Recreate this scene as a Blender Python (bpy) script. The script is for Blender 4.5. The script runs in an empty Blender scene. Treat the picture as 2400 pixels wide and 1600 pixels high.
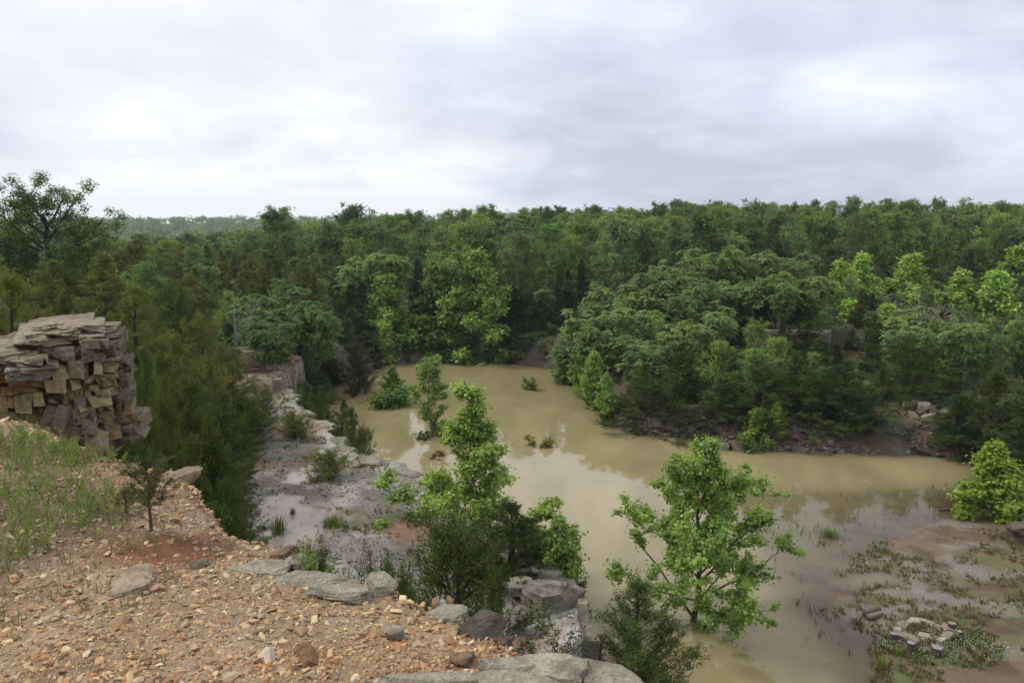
import bpy, bmesh, math, time
import numpy as np
from mathutils import Vector, noise as mnoise

T0 = time.time()
scene = bpy.context.scene
COL = scene.collection

# ------------------------------------------------------------------ camera
F = 1846.0            # focal length in units of a 2352 x 1568 picture
PITCH = math.radians(8.6)
CAM = np.array((0.0, 0.0, 11.0))     # eye 11 m above the lake
cd = bpy.data.cameras.new('camera')
cam = bpy.data.objects.new('camera', cd)
COL.objects.link(cam)
cam.location = CAM
cam.rotation_euler = (math.radians(90) - PITCH, 0, 0)
cd.sensor_width = 36.0
cd.lens = 36.0 * F / 2352.0
cd.clip_start = 0.1
cd.clip_end = 6000
scene.camera = cam

# ------------------------------------------------------------------ sky, sun, exposure
SUN_AZ, SUN_EL = math.radians(-78), math.radians(50)      # azimuth from +Y, negative is to the west (left)
sdir = Vector((math.sin(SUN_AZ) * math.cos(SUN_EL), math.cos(SUN_AZ) * math.cos(SUN_EL), math.sin(SUN_EL)))
world = bpy.data.worlds.new('World')
scene.world = world
world.use_nodes = True
nt = world.node_tree
for n in list(nt.nodes):
    nt.nodes.remove(n)


class NT:
    """tiny helper for building node trees"""
    def __init__(self, tree):
        self.t = tree

    def n(self, typ, inputs=None, **props):
        nd = self.t.nodes.new(typ)
        for k, v in props.items():
            setattr(nd, k, v)
        for k, v in (inputs or {}).items():
            sock = nd.inputs[k]
            if isinstance(v, bpy.types.NodeSocket):
                self.t.links.new(v, sock)
            else:
                sock.default_value = v
        return nd

    def math(self, op, a, b=None, c=None, clamp=False):
        nd = self.t.nodes.new('ShaderNodeMath')
        nd.operation = op
        nd.use_clamp = clamp
        for i, v in enumerate((a, b, c)):
            if v is None:
                continue
            if isinstance(v, bpy.types.NodeSocket):
                self.t.links.new(v, nd.inputs[i])
            else:
                nd.inputs[i].default_value = v
        return nd.outputs[0]

    def mix(self, fac, a, b, blend='MIX'):
        nd = self.t.nodes.new('ShaderNodeMix')
        nd.data_type = 'RGBA'
        nd.blend_type = blend
        for i, v in ((0, fac), (6, a), (7, b)):
            if isinstance(v, bpy.types.NodeSocket):
                self.t.links.new(v, nd.inputs[i])
            else:
                nd.inputs[i].default_value = v if i == 0 else (tuple(v) + (1,))[:4]
        return nd.outputs[2]

    def ramp(self, fac, stops):
        nd = self.t.nodes.new('ShaderNodeValToRGB')
        self.t.links.new(fac, nd.inputs[0])
        cr = nd.color_ramp
        while len(cr.elements) < len(stops):
            cr.elements.new(0.5)
        for e, (p, c) in zip(cr.elements, stops):
            e.position = p
            e.color = (tuple(c) + (1,))[:4] if hasattr(c, '__len__') else (c, c, c, 1)
        return nd.outputs[0]

    def noise(self, vec, scale, detail=4, rough=0.55, dist=0.0, out=0):
        nd = self.n('ShaderNodeTexNoise', {'Scale': scale, 'Detail': detail, 'Roughness': rough, 'Distortion': dist})
        if vec is not None:
            self.t.links.new(vec, nd.inputs['Vector'])
        return nd.outputs[out]


w = NT(nt)
tc = w.n('ShaderNodeTexCoord')
sep = w.n('ShaderNodeSeparateXYZ', {0: tc.outputs['Generated']})
# cloud deck seen in perspective: the direction is projected onto a flat layer
zz = w.math('ADD', w.math('ABSOLUTE', sep.outputs[2]), 0.24)
cu = w.math('DIVIDE', sep.outputs[0], zz)
cv = w.math('DIVIDE', sep.outputs[1], zz)
cvec = w.n('ShaderNodeCombineXYZ', {0: cu, 1: cv, 2: 55.2}).outputs[0]
n_big = w.noise(cvec, 0.5, 4, 0.5, 0.3)
n_fine = w.noise(w.n('ShaderNodeVectorMath', {0: cvec, 1: (4.2, 1.3, 2.0)}, operation='ADD').outputs[0], 1.3, 5, 0.5, 0.4)
n_wisp = w.noise(cvec, 3.6, 6, 0.6, 0.7)
dens = w.math('ADD', w.math('ADD', w.math('MULTIPLY', n_big, 0.58), w.math('MULTIPLY', n_fine, 0.31)), w.math('MULTIPLY', n_wisp, 0.11))
cl_b = w.ramp(dens, [(0.42, (0.90, 0.91, 0.93)), (0.475, (0.745, 0.785, 0.875)), (0.535, (0.61, 0.655, 0.765)), (0.59, (0.51, 0.56, 0.665))])
cl_g = w.ramp(dens, [(0.42, (0.90, 0.90, 0.92)), (0.475, (0.76, 0.765, 0.81)), (0.535, (0.66, 0.67, 0.74)), (0.59, (0.47, 0.485, 0.545))])
hue = w.ramp(w.noise(cvec, 0.3, 2, 0.5), [(0.42, 0.0), (0.58, 1.0)])
cloud = w.mix(hue, cl_b, cl_g)
# veil brightens towards the sun behind the cloud
dotn = w.n('ShaderNodeVectorMath', {0: tc.outputs['Generated'], 1: tuple(sdir)}, operation='DOT_PRODUCT').outputs[1]
glow = w.math('POWER', w.math('MAXIMUM', dotn, 0.0), 2.5)
cloud = w.mix(w.math('MULTIPLY', glow, 0.75, clamp=True), cloud, (1.0, 1.0, 1.0))
cloud10 = w.mix(1.0, cloud, (10.5, 10.5, 10.5), 'MULTIPLY')
sky = w.n('ShaderNodeTexSky', sky_type='NISHITA', sun_disc=False, sun_elevation=SUN_EL, sun_rotation=SUN_AZ)
skymix = w.mix(0.93, sky.outputs[0], cloud10)
bg = w.n('ShaderNodeBackground', {'Color': skymix, 'Strength': 0.1})
w.n('ShaderNodeOutputWorld', {'Surface': bg.outputs[0]})

sl = bpy.data.lights.new('sun', 'SUN')
sl.energy = 1.5
sl.angle = math.radians(12)
sl.color = (1.0, 0.95, 0.88)
sun = bpy.data.objects.new('sun', sl)
COL.objects.link(sun)
sun.rotation_euler = sdir.to_track_quat('Z', 'Y').to_euler()

vs = scene.view_settings
vs.view_transform = 'Standard'
vs.look = 'None'
vs.exposure = 0.25
vs.gamma = 1.0
vs.use_curve_mapping = False
cy = scene.cycles
cy.max_bounces = 6
cy.diffuse_bounces = 3
cy.glossy_bounces = 2
cy.transmission_bounces = 3
cy.transparent_max_bounces = 6
cy.volume_bounces = 0
cy.caustics_reflective = False
cy.caustics_refractive = False
cy.use_adaptive_sampling = True
cy.adaptive_threshold = 0.02
cy.use_denoising = True
cy.denoiser = 'OPENIMAGEDENOISE'

# ------------------------------------------------------------------ geometry of the place
cp, sp = math.cos(PITCH), math.sin(PITCH)


def at_z(px, py, z):
    """the point at height z that is seen at (px, py)"""
    xc = (px - 1176) / F
    yc = -(py - 784) / F
    d = np.array((xc, cp + yc * sp, -sp + yc * cp))
    t = (z - CAM[2]) / d[2]
    return CAM + d * t


def at_y(px, py, Y):
    """the point at distance Y (metres north of the eye) seen at (px, py)"""
    yc = -(py - 784) / F
    dz = Y * (yc * cp - sp) / (cp + yc * sp)
    return np.array(((px - 1176) / F * (Y * cp - dz * sp), Y, CAM[2] + dz))


def _hash(ix, iy, seed):
    h = (ix.astype(np.int64) * 374761393 + iy.astype(np.int64) * 668265263 + seed * 974634777) & 0xFFFFFFFF
    h = ((h ^ (h >> 13)) * 1274126177) & 0xFFFFFFFF
    h = h ^ (h >> 16)
    return (h & 0xFFFFFF) / float(0xFFFFFF)


def vnoise(x, y, seed=0):
    ix, iy = np.floor(x), np.floor(y)
    fx, fy = x - ix, y - iy
    fx, fy = fx * fx * (3 - 2 * fx), fy * fy * (3 - 2 * fy)
    a, b = _hash(ix, iy, seed), _hash(ix + 1, iy, seed)
    c, d = _hash(ix, iy + 1, seed), _hash(ix + 1, iy + 1, seed)
    return (a * (1 - fx) + b * fx) * (1 - fy) + (c * (1 - fx) + d * fx) * fy


def fbm(x, y, oct=4, seed=0):
    s, a, t = 0.0, 0.5, 0.0
    for o in range(oct):
        s = s + a * vnoise(x * 2 ** o + 17.3 * o, y * 2 ** o - 9.1 * o, seed + o)
        t += a
        a *= 0.5
    return s / t


def sdf(x, y, poly):
    """signed distance to a polygon, negative inside"""
    x = np.asarray(x, float)
    y = np.asarray(y, float)
    P = np.asarray(poly, float)[:, :2]
    d = np.full(x.shape, 1e18)
    ins = np.zeros(x.shape, bool)
    n = len(P)
    for i in range(n):
        ax, ay = P[i]
        bx, by = P[(i + 1) % n]
        ex, ey = bx - ax, by - ay
        L = ex * ex + ey * ey + 1e-12
        t = np.clip(((x - ax) * ex + (y - ay) * ey) / L, 0, 1)
        d = np.minimum(d, (x - ax - t * ex) ** 2 + (y - ay - t * ey) ** 2)
        c = (ay > y) != (by > y)
        ins ^= c & (x < ex * (y - ay) / (ey if abs(ey) > 1e-9 else 1e-9) + ax)
    d = np.sqrt(d)
    return np.where(ins, -d, d)


def sstep(a, b, x):
    t = np.clip((x - a) / (b - a), 0, 1)
    return t * t * (3 - 2 * t)


BENCH_Z = 2.0
FG_Z = 9.3
PZ = lambda pts, z: [tuple(at_z(a, b, z)[:2]) for a, b in pts]
bench = PZ([(1320, 1386), (1285, 1339), (1182, 1283), (1144, 1255), (1080, 1200), (996, 1155), (962, 1110), (921, 1091), (910, 1074),
            (853, 1069), (831, 1042), (790, 1037), (773, 1014), (752, 982), (730, 971), (681, 930), (662, 905), (655, 880), (600, 865),
            (540, 880), (535, 960), (500, 1050), (520, 1200), (560, 1320)], BENCH_Z) + [(-6.0, 16.5), (-2.0, 14.6), (1.0, 15.0), (1.6, 16.3)]
tier = PZ([(610, 869), (650, 850), (680, 829), (700, 815), (640, 790), (560, 800), (500, 860), (520, 885)], 2.9)
lake = PZ([(690, 1000), (700, 930), (735, 893), (775, 878), (820, 862), (862, 848), (868, 833), (930, 834), (1000, 833), (1080, 831), (1150, 828),
           (1205, 838), (1290, 850), (1335, 885), (1390, 935), (1425, 985), (1480, 997), (1560, 1003), (1620, 1015), (1680, 1028), (1790, 1034),
           (1900, 1040), (1960, 1038), (2050, 1045), (2140, 1042), (2230, 1062), (2290, 1090), (2275, 1150), (2215, 1180), (2110, 1215),
           (2030, 1238), (2005, 1290), (2075, 1326), (1950, 1335), (1912, 1390), (1985, 1440), (2010, 1500), (2060, 1600), (2090, 1800)], 0.0) \
    + [(5.0, 9.0), (3.0, 9.0), (2.0, 14.0), (-6.0, 20.0), (-8.0, 30.0)]
crest_px = [(-160, 905), (0, 955), (60, 968), (150, 1000), (240, 1032), (330, 1046), (415, 1056), (436, 1098), (480, 1168), (560, 1214), (640, 1262),
            (690, 1292), (760, 1312), (830, 1328), (900, 1352), (960, 1384), (1040, 1398), (1100, 1430), (1165, 1470), (1230, 1508), (1310, 1520), (1400, 1542),
            (1500, 1570), (1620, 1640), (1900, 1760)]
crest = PZ(crest_px, FG_Z) + [(2.0, 1.0), (2.6, -7.0), (-16.0, -7.0), (-16.0, 8.0)]
puddles = [PZ(p, BENCH_Z) for p in (
    [(585, 1190), (600, 1150), (650, 1132), (690, 1138), (690, 1152), (750, 1168), (745, 1225), (700, 1260), (640, 1270), (590, 1240)],
    [(640, 1108), (668, 1086), (720, 1064), (752, 1060), (735, 1085), (690, 1108)],
    [(578, 1000), (590, 990), (635, 985), (630, 996), (600, 1004)],
)]
flat_pools = [PZ(p, 0.05) for p in (
    [(2170, 1345), (2200, 1325), (2260, 1335), (2265, 1355), (2215, 1368)],
    [(1915, 1335), (1960, 1322), (2050, 1318), (2080, 1335), (2020, 1352), (1950, 1350)],
)]

TPS_P = np.array([(-3, 3, 9.2), (-6, 8, 8.3), (-12, 6, 9.2), (-12, 14, 8.0), (-20, 10, 9), (-14, 22, 6.2), (-25, 25, 7.2), (-22, 38, 5.2),
                  (-40, 40, 6.5), (-15, 46, 3.4), (-30, 60, 5.0), (-60, 60, 6.5), (-17, 58, 2.6), (-9, 70, 2.8), (0, 72, 3.0), (8, 70, 3.2), (0, 88, 4),
                  (22, 85, 5), (-25, 90, 4.2), (-60, 110, 3), (0, 130, 5), (45, 120, 6.0), (95, 130, 7.3), (70, 180, 7.5), (0, 200, 5.5),
                  (-60, 200, -2), (-150, 250, -6), (-90, 420, -2), (-260, 520, 0), (0, 450, 4), (-160, 750, 5), (250, 400, 9), (-100, 150, 1),
                  (9, 47, 1.2), (14, 52, 1.7), (26, 51, 2.0), (8, 58, 2.3), (32, 44, 2.0), (23, 44, 1.4), (40, 60, 4.0), (60, 80, 5.5), (13, 42.5, 1.0), (15, 59, 3.5), (25, 59, 3.7), (20, 66, 4.0), (12, 66, 3.4),
                  (20, 26, 1.0), (28, 30, 2.5), (24, 16, 1.2), (40, 20, 4), (-60, -20, 9), (40, -20, 9), (0, -30, 9.5), (600, 900, 9), (-700, 900, 6),
                  (800, 0, 9), (-800, 0, 9), (0, -800, 9), (0, 900, 12), (-300, 900, 8)], float)


def _tk(r2):
    return 0.5 * r2 * np.log(r2 + 1e-9)


_sc = 50.0
_q = TPS_P[:, :2] / _sc
_n = len(_q)
_K = _tk(((_q[:, None] - _q[None]) ** 2).sum(-1)) + np.eye(_n) * 1e-4
_A = np.zeros((_n + 3, _n + 3))
_A[:_n, :_n] = _K
_A[:_n, _n] = 1
_A[:_n, _n + 1:] = _q
_A[_n:, :_n] = _A[:_n, _n:].T
_w = np.linalg.solve(_A, np.concatenate([TPS_P[:, 2], np.zeros(3)]))


def land(x, y):
    sh = x.shape
    x = x.ravel() / _sc
    y = y.ravel() / _sc
    z = _w[_n] + _w[_n + 1] * x + _w[_n + 2] * y
    for i in range(_n):
        z = z + _w[i] * _tk((x - _q[i, 0]) ** 2 + (y - _q[i, 1]) ** 2)
    return z.reshape(sh)


def fg_height(x, y):
    z = FG_Z + 0.14 * (fbm(x * 0.7, y * 0.7, 3, 5) - 0.5) + 0.05 * (fbm(x * 3, y * 3, 3, 9) - 0.5)
    return z


def height(x, y, full=False):
    x = np.asarray(x, float)
    y = np.asarray(y, float)
    jx = x + 0.5 * (fbm(x * 0.9, y * 0.9, 3, 31) - 0.5) * 1.2
    jy = y + 0.5 * (fbm(x * 0.9, y * 0.9, 3, 32) - 0.5) * 1.2
    db = sdf(jx, jy, bench)
    dl = sdf(jx, jy, lake)
    dt = sdf(x, y, tier)
    dc = sdf(x, y, crest)
    r = np.hypot(x, y)
    z = land(x, y) + (fbm(x * 0.12, y * 0.12, 4, 3) - 0.5) * np.clip(r / 60, 0.35, 2.5) + (fbm(x * 0.8, y * 0.8, 3, 4) - 0.5) * 0.3
    z = z - 0.05 * np.clip(r - 950, 0, 2000)
    z = np.minimum(z, BENCH_Z + 0.72 * np.maximum(db, 0))
    # shores: steep rock banks round the pit, a mud flat to the east
    flat = sstep(5, 9, x) * (1 - sstep(31, 36, y)) * (1 - sstep(18, 26, x))
    cliff = 0.62 + 1.6 * fbm(x * 0.25, y * 0.25, 2, 8) * (y > 55)
    rise = cliff * (1 - flat) + 0.035 * flat
    dlo = np.maximum(dl, 0)
    zb = 0.11 * flat * sstep(0.2, 2.0, dlo) + dlo * rise + 0.22 * (fbm(x * 1.5, y * 1.5, 4, 12) - 0.45) * sstep(0, 1.0, dlo) * (1 - 0.6 * flat)
    z = np.minimum(z, zb)
    depth = np.where(flat > 0.01, 0.055 * flat + 0.6 * (1 - flat), 0.6)
    zl = -np.minimum(1.6, np.maximum(-dl, 0) * depth) - 0.0
    zl = zl + 0.10 * flat * (fbm(x * 0.8, y * 0.8, 4, 13) - 0.52) * sstep(6, 0, -dl)
    z = np.where(dl < 0, zl, z)
    # quarry bench
    zbench = BENCH_Z + 0.10 * (fbm(x * 0.5, y * 0.5, 4, 21) - 0.5) + 0.05 * (fbm(x * 2.5, y * 2.5, 3, 22) - 0.5) + 0.10 * sstep(-1.2, -0.2, db)
    for P in puddles:
        dp = sdf(jx, jy, P)
        zbench = zbench - 0.13 * sstep(0.5, -0.5, dp)
    z = np.where(db < 0, zbench, z)
    z = np.where(dt < 0, 2.75 + 0.1 * (fbm(x * 1.2, y * 1.2, 3, 23) - 0.5), z)
    for P in flat_pools:
        z = z - 0.12 * sstep(0.5, -0.4, sdf(jx, jy, P))
    for P, top in terraces:
        z = np.where(sdf(x, y, P) < 0, np.maximum(z, top + 0.25 * (fbm(x, y, 3, 27) - 0.5)), z)
    # hidden below the separate rubble sheet
    z = np.where(dc < 0.25, np.minimum(z, FG_Z - 0.55), z)
    if full:
        return z, db, dl, dt, dc, flat
    return z


terraces = [([tuple(at_y(1638, 760, 54.0)[:2]), tuple(at_y(1905, 770, 51.9)[:2]), tuple(at_y(1960, 770, 56)[:2]), tuple(at_y(1900, 770, 62)[:2]), tuple(at_y(1620, 770, 62)[:2])], 3.7),
            ]


def ground_z(x, y):
    return float(height(np.array([x]), np.array([y]))[0])


# ------------------------------------------------------------------ mesh helpers
def mesh(name, V, faces, mat=None, attrs=None, flat=False):
    V = np.ascontiguousarray(V, dtype=np.float32)
    if not isinstance(faces, (list, tuple)):
        faces = [faces]
    faces = [np.asarray(f, np.int32) for f in faces if len(f)]
    me = bpy.data.meshes.new(name)
    me.vertices.add(len(V))
    me.vertices.foreach_set('co', V.ravel())
    loops = np.concatenate([f.ravel() for f in faces])
    starts, s = [], 0
    for f in faces:
        m, k = f.shape
        starts.append(s + np.arange(m) * k)
        s += m * k
    starts = np.concatenate(starts).astype(np.int32)
    me.loops.add(len(loops))
    me.loops.foreach_set('vertex_index', loops)
    me.polygons.add(len(starts))
    me.polygons.foreach_set('loop_start', starts)
    me.update(calc_edges=True)
    for k, a in (attrs or {}).items():
        a = np.asarray(a, np.float32)
        if a.ndim == 1:
            at = me.attributes.new(k, 'FLOAT', 'POINT')
            at.data.foreach_set('value', a)
        else:
            at = me.attributes.new(k, 'FLOAT_COLOR', 'POINT')
            c = np.ones((len(a), 4), np.float32)
            c[:, :3] = a[:, :3]
            at.data.foreach_set('color', c.ravel())
    if flat:
        me.shade_flat()
    if mat is not None:
        me.materials.append(mat)
    return me


def obj(name, me, parent=None, loc=None, rot=None, scale=None, color=None):
    o = bpy.data.objects.new(name, me)
    COL.objects.link(o)
    if parent is not None:
        o.parent = parent
    if loc is not None:
        o.location = loc
    if rot is not None:
        o.rotation_euler = rot
    if scale is not None:
        o.scale = scale if hasattr(scale, '__len__') else (scale,) * 3
    if color is not None:
        o.color = (tuple(color) + (1,))[:4]
    return o


def tag(o, label=None, cat=None, group=None, kind=None):
    if label:
        o['label'] = label
    if cat:
        o['category'] = cat
    if group:
        o['group'] = group
    if kind:
        o['kind'] = kind
    return o


def grid_faces(nu, nv):
    i = np.arange(nu - 1)[:, None] * nv + np.arange(nv - 1)[None]
    return np.stack([i, i + nv, i + nv + 1, i + 1], -1).reshape(-1, 4)


# ------------------------------------------------------------------ materials
def new_mat(name):
    m = bpy.data.materials.new(name)
    m.use_nodes = True
    for n in list(m.node_tree.nodes):
        m.node_tree.nodes.remove(n)
    return m, NT(m.node_tree)


def mat_ground():
    m, b = new_mat('ground')
    geo = b.n('ShaderNodeNewGeometry')
    P = geo.outputs['Position']
    a = b.n('ShaderNodeAttribute', attribute_name='col').outputs['Color']
    n1 = b.noise(P, 1.7, 6, 0.65)
    n2 = b.noise(P, 14, 5, 0.7)
    n3 = b.noise(P, 60, 3, 0.6)
    v = b.math('MULTIPLY', b.math('MULTIPLY', b.math('ADD', n1, 0.5), b.math('ADD', n2, 0.5)), b.math('ADD', n3, 0.5))
    c = b.mix(1.0, a, b.n('ShaderNodeCombineXYZ', {0: v, 1: v, 2: v}).outputs[0], 'MULTIPLY')
    h = b.math('ADD', b.math('MULTIPLY', n2, 0.05), b.math('MULTIPLY', n3, 0.02))
    bump = b.n('ShaderNodeBump', {'Height': h, 'Strength': 0.8, 'Distance': 1.0})
    wet = b.n('ShaderNodeAttribute', attribute_name='wet').outputs['Fac']
    rough = b.math('SUBTRACT', 0.95, b.math('MULTIPLY', wet, b.math('MULTIPLY', n1, 0.9)))
    p = b.n('ShaderNodeBsdfPrincipled', {'Base Color': c, 'Roughness': rough, 'Normal': bump.outputs[0]})
    b.n('ShaderNodeOutputMaterial', {'Surface': p.outputs[0]})
    return m


def mat_rock(name, strata=0.5):
    """weathered limestone: object colour, bedding bands, dark lichen and pale scars"""
    m, b = new_mat(name)
    tcd = b.n('ShaderNodeTexCoord')
    oi = b.n('ShaderNodeObjectInfo')
    P = b.n('ShaderNodeNewGeometry').outputs['Position']
    base = oi.outputs['Color']
    n1 = b.noise(P, 3.0, 6, 0.65, 0.4)
    n2 = b.noise(P, 17, 5, 0.7, 0.3)
    n3 = b.noise(P, 75, 3, 0.7)
    mp = b.n('ShaderNodeMapping', {'Vector': P, 'Scale': (1.5, 1.5, 22.0)})
    ns = b.noise(mp.outputs[0], 1.6, 4, 0.6, 0.2)
    v = b.math('ADD', b.math('MULTIPLY', n2, 1.7), b.math('MULTIPLY', n3, 1.3))
    v = b.math('SUBTRACT', b.math('ADD', v, b.math('MULTIPLY', n1, 0.5)), 0.75)
    v = b.math('MAXIMUM', v, 0.15)
    c = b.mix(1.0, base, b.n('ShaderNodeCombineXYZ', {0: v, 1: v, 2: v}).outputs[0], 'MULTIPLY')
    dark = b.ramp(n1, [(0.48, 0.0), (0.62, 1.0)])
    c = b.mix(b.math('MULTIPLY', dark, 0.62), c, (0.065, 0.058, 0.054))
    st = b.ramp(ns, [(0.36, 1.0), (0.47, 0.0)])
    c = b.mix(b.math('MULTIPLY', st, strata), c, (0.05, 0.043, 0.04))
    pale = b.ramp(b.noise(P, 7.0, 5, 0.7, 0.6), [(0.58, 0.0), (0.68, 1.0)])
    c = b.mix(b.math('MULTIPLY', pale, 0.5), c, (0.50, 0.46, 0.40))
    c = b.mix(1.0, c, (1.08, 1.05, 0.86), 'MULTIPLY')
    h = b.math('ADD', b.math('ADD', b.math('MULTIPLY', n2, 0.06), b.math('MULTIPLY', n3, 0.02)), b.math('MULTIPLY', ns, 0.03 * strata))
    bump = b.n('ShaderNodeBump', {'Height': h, 'Strength': 0.9, 'Distance': 1.0})
    p = b.n('ShaderNodeBsdfPrincipled', {'Base Color': c, 'Roughness': 0.85, 'Normal': bump.outputs[0]})
    b.n('ShaderNodeOutputMaterial', {'Surface': p.outputs[0]})
    return m


def mat_stone():
    """loose stones, colour from each stone"""
    m, b = new_mat('loose_stone')
    P = b.n('ShaderNodeNewGeometry').outputs['Position']
    a = b.n('ShaderNodeAttribute', attribute_name='col').outputs['Color']
    oc = b.n('ShaderNodeObjectInfo').outputs['Color']
    n = b.noise(P, 45, 4, 0.7)
    v = b.math('ADD', b.math('MULTIPLY', n, 0.9), 0.55)
    c = b.mix(1.0, b.mix(1.0, a, oc, 'MULTIPLY'), b.n('ShaderNodeCombineXYZ', {0: v, 1: v, 2: v}).outputs[0], 'MULTIPLY')
    bump = b.n('ShaderNodeBump', {'Height': n, 'Strength': 0.4, 'Distance': 0.01})
    p = b.n('ShaderNodeBsdfPrincipled', {'Base Color': c, 'Roughness': 0.8, 'Normal': bump.outputs[0]})
    b.n('ShaderNodeOutputMaterial', {'Surface': p.outputs[0]})
    return m


def mat_leaf(name, trans=0.35, gloss=0.05, rough=0.5, tvar=0.7):
    """leaves: the tree's own colour, each leaf a little different, light passing through"""
    m, b = new_mat(name)
    oi = b.n('ShaderNodeObjectInfo')
    t = b.n('ShaderNodeAttribute', attribute_name='tint').outputs['Fac']
    base = oi.outputs['Color']
    v = b.math('ADD', b.math('MULTIPLY', t, tvar), 1.0 - tvar * 0.5)
    c = b.mix(1.0, base, b.n('ShaderNodeCombineXYZ', {0: v, 1: v, 2: v}).outputs[0], 'MULTIPLY')
    c = b.mix(b.math('MULTIPLY', t, 0.35), c, b.mix(1.0, c, (1.35, 1.05, 0.6), 'MULTIPLY'))
    d = b.n('ShaderNodeBsdfDiffuse', {'Color': c})
    tr = b.n('ShaderNodeBsdfTranslucent', {'Color': b.mix(1.0, c, (1.25, 1.3, 0.7), 'MULTIPLY')})
    mx = b.n('ShaderNodeMixShader', {0: trans, 1: d.outputs[0], 2: tr.outputs[0]})
    g = b.n('ShaderNodeBsdfGlossy', {'Color': (0.9, 0.95, 1, 1), 'Roughness': rough})
    mx2 = b.n('ShaderNodeMixShader', {0: gloss, 1: mx.outputs[0], 2: g.outputs[0]})
    b.n('ShaderNodeOutputMaterial', {'Surface': mx2.outputs[0]})
    return m


def mat_bark():
    m, b = new_mat('bark')
    P = b.n('ShaderNodeNewGeometry').outputs['Position']
    oc = b.n('ShaderNodeObjectInfo').outputs['Color']
    mp = b.n('ShaderNodeMapping', {'Vector': P, 'Scale': (9, 9, 2.0)})
    n = b.noise(mp.outputs[0], 4, 5, 0.7)
    v = b.math('ADD', b.math('MULTIPLY', n, 1.2), 0.4)
    c = b.mix(1.0, oc, b.n('ShaderNodeCombineXYZ', {0: v, 1: v, 2: v}).outputs[0], 'MULTIPLY')
    bump = b.n('ShaderNodeBump', {'Height': n, 'Strength': 0.6, 'Distance': 0.02})
    p = b.n('ShaderNodeBsdfPrincipled', {'Base Color': c, 'Roughness': 0.9, 'Normal': bump.outputs[0]})
    b.n('ShaderNodeOutputMaterial', {'Surface': p.outputs[0]})
    return m


def mat_water(name, mud, k):
    """silty water: mud hides the bed with depth, the surface mirrors by Fresnel"""
    m, b = new_mat(name)
    P = b.n('ShaderNodeNewGeometry').outputs['Position']
    dep = b.n('ShaderNodeAttribute', attribute_name='depth').outputs['Fac']
    opac = b.math('SUBTRACT', 1.0, b.math('POWER', 2.71828, b.math('MULTIPLY', dep, -k)), clamp=True)
    n1 = b.noise(b.n('ShaderNodeMapping', {'Vector': P, 'Scale': (1.0, 0.45, 1.0), 'Rotation': (0, 0, 0.5)}).outputs[0], 0.22, 6, 0.62, 1.2)
    n1 = b.ramp(n1, [(0.36, 0.0), (0.66, 1.0)])
    c = b.mix(n1, tuple(0.84 * q for q in mud), tuple(1.14 * q for q in mud))
    dif = b.n('ShaderNodeBsdfDiffuse', {'Color': c})
    trn = b.n('ShaderNodeBsdfTransparent', {'Color': (0.86, 0.80, 0.66, 1)})
    body = b.n('ShaderNodeMixShader', {0: opac, 1: trn.outputs[0], 2: dif.outputs[0]})
    r1 = b.noise(P, 2.2, 3, 0.5)
    r2 = b.noise(P, 9.0, 2, 0.5)
    patch = b.ramp(b.noise(P, 0.09, 3, 0.5), [(0.4, 0.25), (0.65, 1.0)])
    hgt = b.math('MULTIPLY', b.math('ADD', r1, b.math('MULTIPLY', r2, 0.15)), patch)
    bump = b.n('ShaderNodeBump', {'Height': hgt, 'Strength': 0.02, 'Distance': 0.2})
    gl = b.n('ShaderNodeBsdfGlossy', {'Color': (1, 1, 1, 1), 'Roughness': 0.02, 'Normal': bump.outputs[0]})
    fr = b.n('ShaderNodeFresnel', {'IOR': 1.36, 'Normal': bump.outputs[0]})
    out = b.n('ShaderNodeMixShader', {0: fr.outputs[0], 1: body.outputs[0], 2: gl.outputs[0]})
    b.n('ShaderNodeOutputMaterial', {'Surface': out.outputs[0]})
    return m


M_GROUND = mat_ground()
M_ROCK = mat_rock('limestone', 0.55)
M_BLOCK = mat_rock('limestone_block', 0.22)
M_STONE = mat_stone()
M_CEDAR = mat_leaf('cedar_foliage', 0.18, 0.010, 0.6, 0.9)
M_LEAF = mat_leaf('leaf', 0.38, 0.022, 0.45, 0.85)
M_BARK = mat_bark()
M_WATER = mat_water('muddy_water', (0.295, 0.248, 0.125), 4.0)
M_PUDDLE = mat_water('puddle_water', (0.33, 0.275, 0.23), 30.0)

# ------------------------------------------------------------------ ground sheet (rings round the viewer, to the horizon)
ang = np.concatenate([np.linspace(-180, -46, 36, endpoint=False), np.linspace(-46, 46, 400), np.linspace(46, 180, 36)[1:]])
ang = np.radians(ang)
rad = np.concatenate([np.geomspace(0.6, 9, 24, endpoint=False), np.geomspace(9, 70, 290, endpoint=False), np.geomspace(70, 300, 60, endpoint=False), np.geomspace(300, 1300, 30)])
RR, AA = np.meshgrid(rad, ang, indexing='ij')
GX, GY = RR * np.sin(AA), RR * np.cos(AA)
GZ, gdb, gdl, gdt, gdc, gfl = height(GX, GY, True)


def lerp(a, b, t):
    return a + (np.asarray(b) - a) * t[..., None]


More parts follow.
